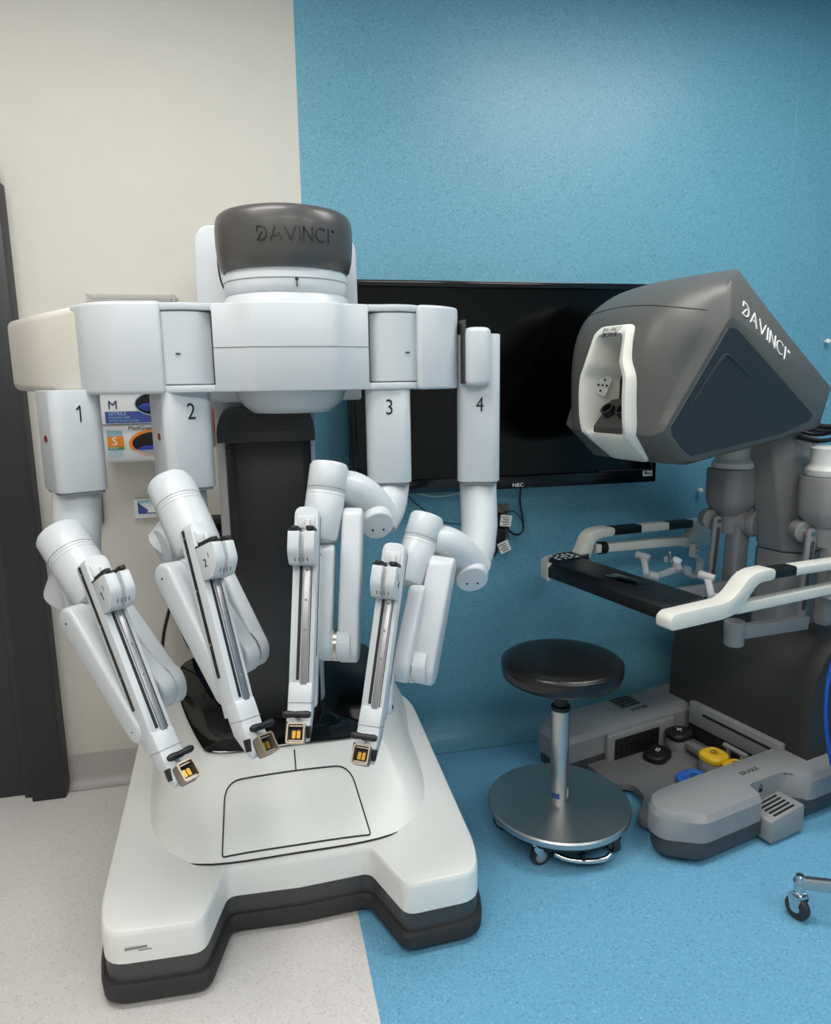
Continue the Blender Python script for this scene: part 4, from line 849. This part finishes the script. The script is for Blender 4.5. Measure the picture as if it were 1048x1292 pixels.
tag(build('power_cable', MB().tube([(1.014, 2.6, 1.046), (1.008, 2.6, 0.9837), (1.025, 2.6, 0.9099), (1.026, 2.6, 0.8555), (0.9911, 2.595, 0.8459), (0.9559, 2.59, 0.8746), (0.933, 2.6, 0.9152)], .0042, 8, 2), M['cblack']), 'black power cable looping from the monitor to the outlet', 'cable')
tag(build('thin_lead', MB().tube([(0.9329, 2.6, 0.931), (0.9791, 2.61, 0.9488), (1.012, 2.61, 0.9247), (1.028, 2.605, 0.8865)], .0018, 6, 2), M['cblack']), 'thin black lead arching out of the wall adapters', 'cable')
tag(build('white_cable', MB().tube([(0.5639, 2.6, 1.073), (0.5939, 2.6, 1.036), (0.6711, 2.6, 1.016), (0.7655, 2.6, 1.027), (0.861, 2.6, 1.066)], .0042, 8, 2), M['cwhite']), 'white cable sagging below the lower edge of the monitor', 'cable')
tag(build('loose_lead', MB().tube([(0.5445, 2.61, 1.067), (0.5682, 2.61, 1.017), (0.6109, 2.61, 0.9781), (0.6898, 2.615, 0.9109), (0.8016, 2.615, 0.898)], .0022, 6, 2), M['cblack']), 'thin black lead trailing down the blue wall under the monitor', 'cable')
for (x, y), lab in (((1040, 431), 'white round wall peg near the right edge, above the console cables'), ((880, 618), 'white round wall peg below the right corner of the monitor')):
    o = None
    pk = {1040: (2.382, 2.632, 1.591), 880: (1.817, 2.632, 0.9842)}[x]
    tag(build('wall_peg', MB().lathe([(.004, 0), (.004, .012), (.0085, .014), (.0105, .020), (.0085, .026), (.004, .0285), (0, .029)], Vector(pk) + Vector((0, .001, 0)), (0, -1, 0), 18), M['print_w']), lab, 'peg', 'white wall pegs')

# ------------------------------------------------------------------ things on the white wall
A0, A1 = (-0.5012, 2.56, 1.74), (-0.2411, 2.56, 1.743)
def gx(px_, y): return None
hd = thing('glove_dispenser', 'clear acrylic glove box holder on the white wall behind the robot arms', 'dispenser', (-.33, WY, 1.2))
GX0, GX1, GZ0, GZ1, GY = -.488, -.222, 1.205, 1.738, 2.50
build('back_panel', MB().box(((GX0 + GX1) / 2, WY - .004, (GZ0 + GZ1) / 2), (GX1 - GX0, .005, GZ1 - GZ0)), M['acryl'], hd)
for x in (GX0, GX1): build('side_panel', MB().box((x, (WY + GY) / 2, (GZ0 + GZ1) / 2), (.005, WY - GY, GZ1 - GZ0)), M['acryl'], hd)
for z in (GZ0, GZ0 + .118, GZ0 + .236, GZ1): build('shelf', MB().box(((GX0 + GX1) / 2, (WY + GY) / 2, z), (GX1 - GX0 + .006, WY - GY, .005)), M['acryl'], hd, bev=.001)
build('front_lip', MB().box(((GX0 + GX1) / 2, GY + .002, GZ0 + .018), (GX1 - GX0, .004, .036)), M['acryl'], hd)
def carton(name, lab, z0, m, h=.111):
    t = thing(name, lab, 'box', (-.39, 2.56, z0), 0, 'cartons in the glove holder')
    build('carton', MB().box(((GX0 + GX1) / 2, 2.57, z0 + h / 2), (GX1 - GX0 - .02, .10, h)), m, t, bev=.002)
    return t
FYc = 2.5195
def flat(nm, x0, x1, z0, z1, m, t, d=0.0): return build(nm, MB().box(((x0 + x1) / 2 + .058, FYc - d, (z0 + z1) / 2), (x1 - x0, .0012, z1 - z0)), m, t)
def oval(nm, x, z, rx, rz, m, t, d): return build(nm, MB().prism([(rx * math.cos(k * math.pi / 20), rz * math.sin(k * math.pi / 20)) for k in range(40)], 0, .001, (x + .058, FYc - d, z), (1, 0, 0), (0, 0, 1), (0, -1, 0)), m, t)
def word(s_, size, x, z, m, t, d=.0012, sx=1.0): return build('print', put(text_geo(s_, size, .0003, 'LEFT'), (x + .058, FYc - d, z), (1, 0, 0), (0, 0, 1), sx), m, t, shade=False)
zS = GZ0 + .004; zM = zS + .118
s1 = carton('glove_carton', 'white glove carton with orange oval opening, marked S', zS, M['card'])
flat('corner_panel', -.522, -.475, zS + 0.0094, zS + 0.0975, M['cbl2'], s1); flat('size_patch', -.522, -.472, zS + 0.0429, zS + 0.0780, M['orange'], s1, .0012); flat('green_patch', -.522, -.472, zS + 0.0351, zS + 0.0429, M['green'], s1, .0012)
word('S', .038, -.508, zS + 0.0608, M['print_w'], s1, .002); word('NITRILE', .008, -.517, zS + 0.0390, M['print_w'], s1, .002)
word('MediGuard', .019, -.455, zS + 0.1030, M['seam'], s1); word('Specialty', .019, -.357, zS + 0.1030, M['print_g'], s1)
oval('opening_rim', -.368, zS + 0.0530, .088, .046, M['orange'], s1, .0015); oval('opening', -.368, zS + 0.0530, .077, .037, M['hole'], s1, .0026)
build('glove', MB().lathe([(0, 0), (.05, .004), (.065, .014), (.04, .024), (0, .026)], (-.31, FYc - .006, zS + 0.0203), (0, 0, 1), 18, 1, .1), M['glove'], s1)
s2 = carton('glove_carton', 'white and blue nitrile glove carton with dark oval opening, marked M', zM, M['card'])
flat('blue_band', -.522, -.295, zM + 0.0031, zM + 0.0406, M['cbl'], s2); word('NITRILE', .016, -.512, zM + 0.0328, M['cbl2'], s2); word('POWDER-FREE', .010, -.512, zM + 0.0203, M['cbl2'], s2); word('NITRILE EXAM GLOVES', .009, -.512, zM + 0.0101, M['cbl2'], s2)
word('M', .040, -.512, zM + 0.0608, M['navy'], s2, .002)
oval('opening_rim', -.35, zM + 0.0640, .080, .042, M['cbl2'], s2, .0015); oval('opening', -.35, zM + 0.0640, .076, .038, M['hole'], s2, .0026)
build('glove', MB().lathe([(0, 0), (.05, .006), (.07, .02), (.05, .03), (0, .034)], (-.292, FYc - .006, zM + 0.0351), (0, 0, 1), 18, 1, .1), M['glove'], s2)
s3 = carton('wrapped_carton', 'clear wrapped carton on the top shelf of the glove holder', zM + .118, M['wrap'], .28)
build('wrap_fold', MB().tube([(-.49, FYc, zM + 0.3630), (-.45, FYc - .004, zM + 0.3795), (-.42, FYc, zM + 0.3685), (-.40, FYc - .003, zM + 0.3850)], .002, 6, 2), M['print_w'], s3); build('wrap_fold', MB().tube([(-.36, FYc, zM + 0.3740), (-.32, FYc - .003, zM + 0.3630), (-.29, FYc, zM + 0.3795)], .002, 6, 2), M['print_w'], s3)

sg = thing('wall_switch', 'small white wall switch plate with a blue hand picture', 'switch', (-.38, WY, .95))
q = (-0.3718, 2.622, 1.026)
build('plate', MB().box(q, (.085, .018, .068)), M['card'], sg, bev=.003); build('picture', MB().box(Vector(q) + Vector((.004, -.0095, .006)), (.068, .0012, .048)), M['cbl2'], sg)
build('picture_blue', MB().prism([(-.034, -.024), (.034, -.024), (.034, .01), (-.002, -.012), (-.034, .018)], 0, .0008, Vector(q) + Vector((.004, -.0102, .006)), (1, 0, 0), (0, 0, 1), (0, -1, 0)), M['cbl'], sg)
for k in range(4): build('finger_print', MB().bar(Vector(q) + Vector((.006 + k * .006, -.0112, -.002)), Vector(q) + Vector((-.018 + k * .009, -.0112, .018 + .003 * (k % 2))), .0055, .005, .0008, (0, -1, 0)), M['print_w'], sg)
build('palm_print', MB().prism([(-.004, -.018), (.024, -.018), (.03, 0), (.006, .004)], 0, .0008, Vector(q) + Vector((.004, -.011, .004)), (1, 0, 0), (0, 0, 1), (0, -1, 0)), M['print_w'], sg)
rp_ = thing('red_outlet', 'red emergency power outlet on a grey metal plate beside the robot column', 'outlet', (-.04, WY, 1.33))
q0, q1 = (-0.1435, 2.625, 1.399), (-0.05025, 2.625, 1.241)
build('metal_plate', MB().box(((q0[0] + q1[0]) / 2, WY - .004, (q0[2] + q1[2]) / 2), (q1[0] - q0[0], .006, q0[2] - q1[2])), M['plate'], rp_, bev=.001)
q = (-0.1077, 2.618, 1.324)
build('socket', MB().box((q[0] + .01, WY - .011, q[2]), (.062, .010, .085)), M['redp'], rp_, bev=.003); build('socket_face', MB().lathe([(.016, 0), (.016, .003), (.012, .003), (.012, .001), (0, .001)], (q[0] + .022, WY - .016, q[2] - .002), (0, -1, 0), 20), M['black'], rp_)
build('indicator_lamp', MB().lathe([(.004, 0), (.004, .003), (0, .004)], (q[0] - .008, WY - .016, q[2] + .016), (0, -1, 0), 12), M['led'], rp_); build('switch_knob', MB().lathe([(.006, 0), (.006, .003), (0, .004)], (q[0] - .008, WY - .016, q[2] + .001), (0, -1, 0), 14), M['redp'], rp_)
build('label_strip', MB().box((q[0] + .004, WY - .0165, q[2] - .033), (.03, .001, .010)), M['paper'], rp_)
q0, q1 = (-0.5554, 2.62, 1.117), (-0.5188, 2.62, 0.9811)
tag(build('metal_wall_box', MB().box(((q0[0] + q1[0]) / 2, WY - .012, (q0[2] + q1[2]) / 2), (q1[0] - q0[0], .024, q0[2] - q1[2])), M['plate'], bev=.002), 'small grey metal box on the white wall behind arm 1', 'wall box')

# ------------------------------------------------------------------ cables
cr_ = build('cable_cradle', MB().box((-.15, 2.49, .93), (.10, .04, .16)), M['black'], rb, bev=.006); build('cradle_arm', MB().box((-.145, 2.46, 1.0), (.12, .06, .02)).box((-.145, 2.44, .96), (.11, .04, .012)), M['black'], cr_, bev=.004)
for nm, lab, cl_, ks in (('cable_coil', 'black cable coil hanging to the left of the robot column', 'cblack', (0, 2, 3, 5, 6)), ('blue_cable_coil', 'blue cable coil hanging beside the robot column behind arm 2', 'cblue', (1, 4))):
    t = thing(nm, lab, 'cable', (-.165, 2.42, .55))
    for k in ks:
        w_ = .05 + .010 * k; dy = 2.484 + .010 * (k % 4)
        build('cable_loop', MB().tube([Vector((-.20 + w_ * .8 * math.sin(q), dy + .010 * math.sin(2 * q + k), .78 + .22 * math.cos(q) - .012 * k)) for q in [j * 2 * math.pi / 16 for j in range(17)]], .0065, 8, 1), M[cl_], t)
tag(build('hanging_cable', MB().tube([(-0.31, 2.56, 0.6943), (-0.3238, 2.56, 0.6516), (-0.3438, 2.55, 0.5833), (-0.3543, 2.54, 0.4993), (-0.3528, 2.52, 0.418)], .006, 8, 2), M['cblack']), 'black cable hanging between arm 1 and arm 2 in front of the white wall', 'cable')
t = thing('blue_cable_coil', 'bright blue cable coil hanging at the right edge beside the console base', 'cable', (1.80, 1.72, .15))
for k in range(9):
    x0, y0 = 1.745 + .012 * (k % 4), 1.715 + .012 * (k % 3); wv = .030 + .010 * k
    build('cable_loop', MB().tube([Vector((x0 + .06 + wv * math.sin(q), y0 + .015 * math.cos(q * 2 + k), .42 + (.255 + .008 * (k % 5)) * math.cos(q) + .01 * math.sin(3 * q + k))) for q in [j * 2 * math.pi / 20 for j in range(21)]], .0065, 8, 1), M['cblue'], t)

# ------------------------------------------------------------------ stand with caster at the lower right
sd = thing('equipment_stand', 'chrome wheeled equipment stand leg with black caster at lower right', 'stand', (1.90, 1.30, 0))
wc = Vector((1.372, 1.44, .033)); hubp = Vector((1.86, 1.20, .115))
build('leg', MB().bar(wc + Vector((0, 0, .075)), hubp, .03, .045, .022, (0, -1, .1)), M['brush'], sd, bev=.003)
build('caster_stem', MB().lathe([(.011, .066), (.013, .07), (.013, .10), (.011, .104), (.0115, .128), (.009, .131)], (wc.x, wc.y, 0), n=20), M['chrome'], sd)
cs = build('caster', MB().bar(wc + Vector((-.013, 0, .03)), wc + Vector((-.013, 0, 0)), .036, .02, .003, (1, .3, 0)).bar(wc + Vector((.013, 0, .03)), wc + Vector((.013, 0, 0)), .036, .02, .003, (1, .3, 0)).box(wc + Vector((0, 0, .036)), (.036, .03, .008)), M['chrome'], sd)
build('tyre', MB().lathe([(.008, -.010), (.030, -.010), (.033, -.006), (.033, .006), (.030, .010), (.008, .010)], wc, (1, .3, 0), 28), M['tyre'], cs); build('wheel_hub', MB().lathe([(.004, -.012), (.012, -.0115), (.012, .0115), (.004, .012)], wc, (1, .3, 0), 18), M['chrome'], cs)
build('hub', MB().lathe([(.05, .09), (.055, .10), (.05, .15), (.03, .16)], (hubp.x, hubp.y, 0), n=28), M['brush'], sd); build('pole', MB().lathe([(.014, .15), (.014, 1.1)], (hubp.x, hubp.y, 0), n=20), M['chrome'], sd)
for an in (226, 298, 10, 60):
    e = hubp + Vector((math.cos(R(an)), math.sin(R(an)), 0)) * .40; build('leg', MB().bar(hubp, Vector((e.x, e.y, .108)), .045, .03, .022, (-math.sin(R(an)), math.cos(R(an)), 0)), M['brush'], sd, bev=.003)
    c2 = build('caster', MB().lathe([(.012, .05), (.012, .12)], (e.x, e.y, 0), n=14), M['chrome'], sd); build('tyre', MB().lathe([(.008, -.010), (.030, -.010), (.033, -.006), (.033, .006), (.030, .010), (.008, .010)], (e.x, e.y, .033), (1, .3, 0), 20), M['tyre'], c2)
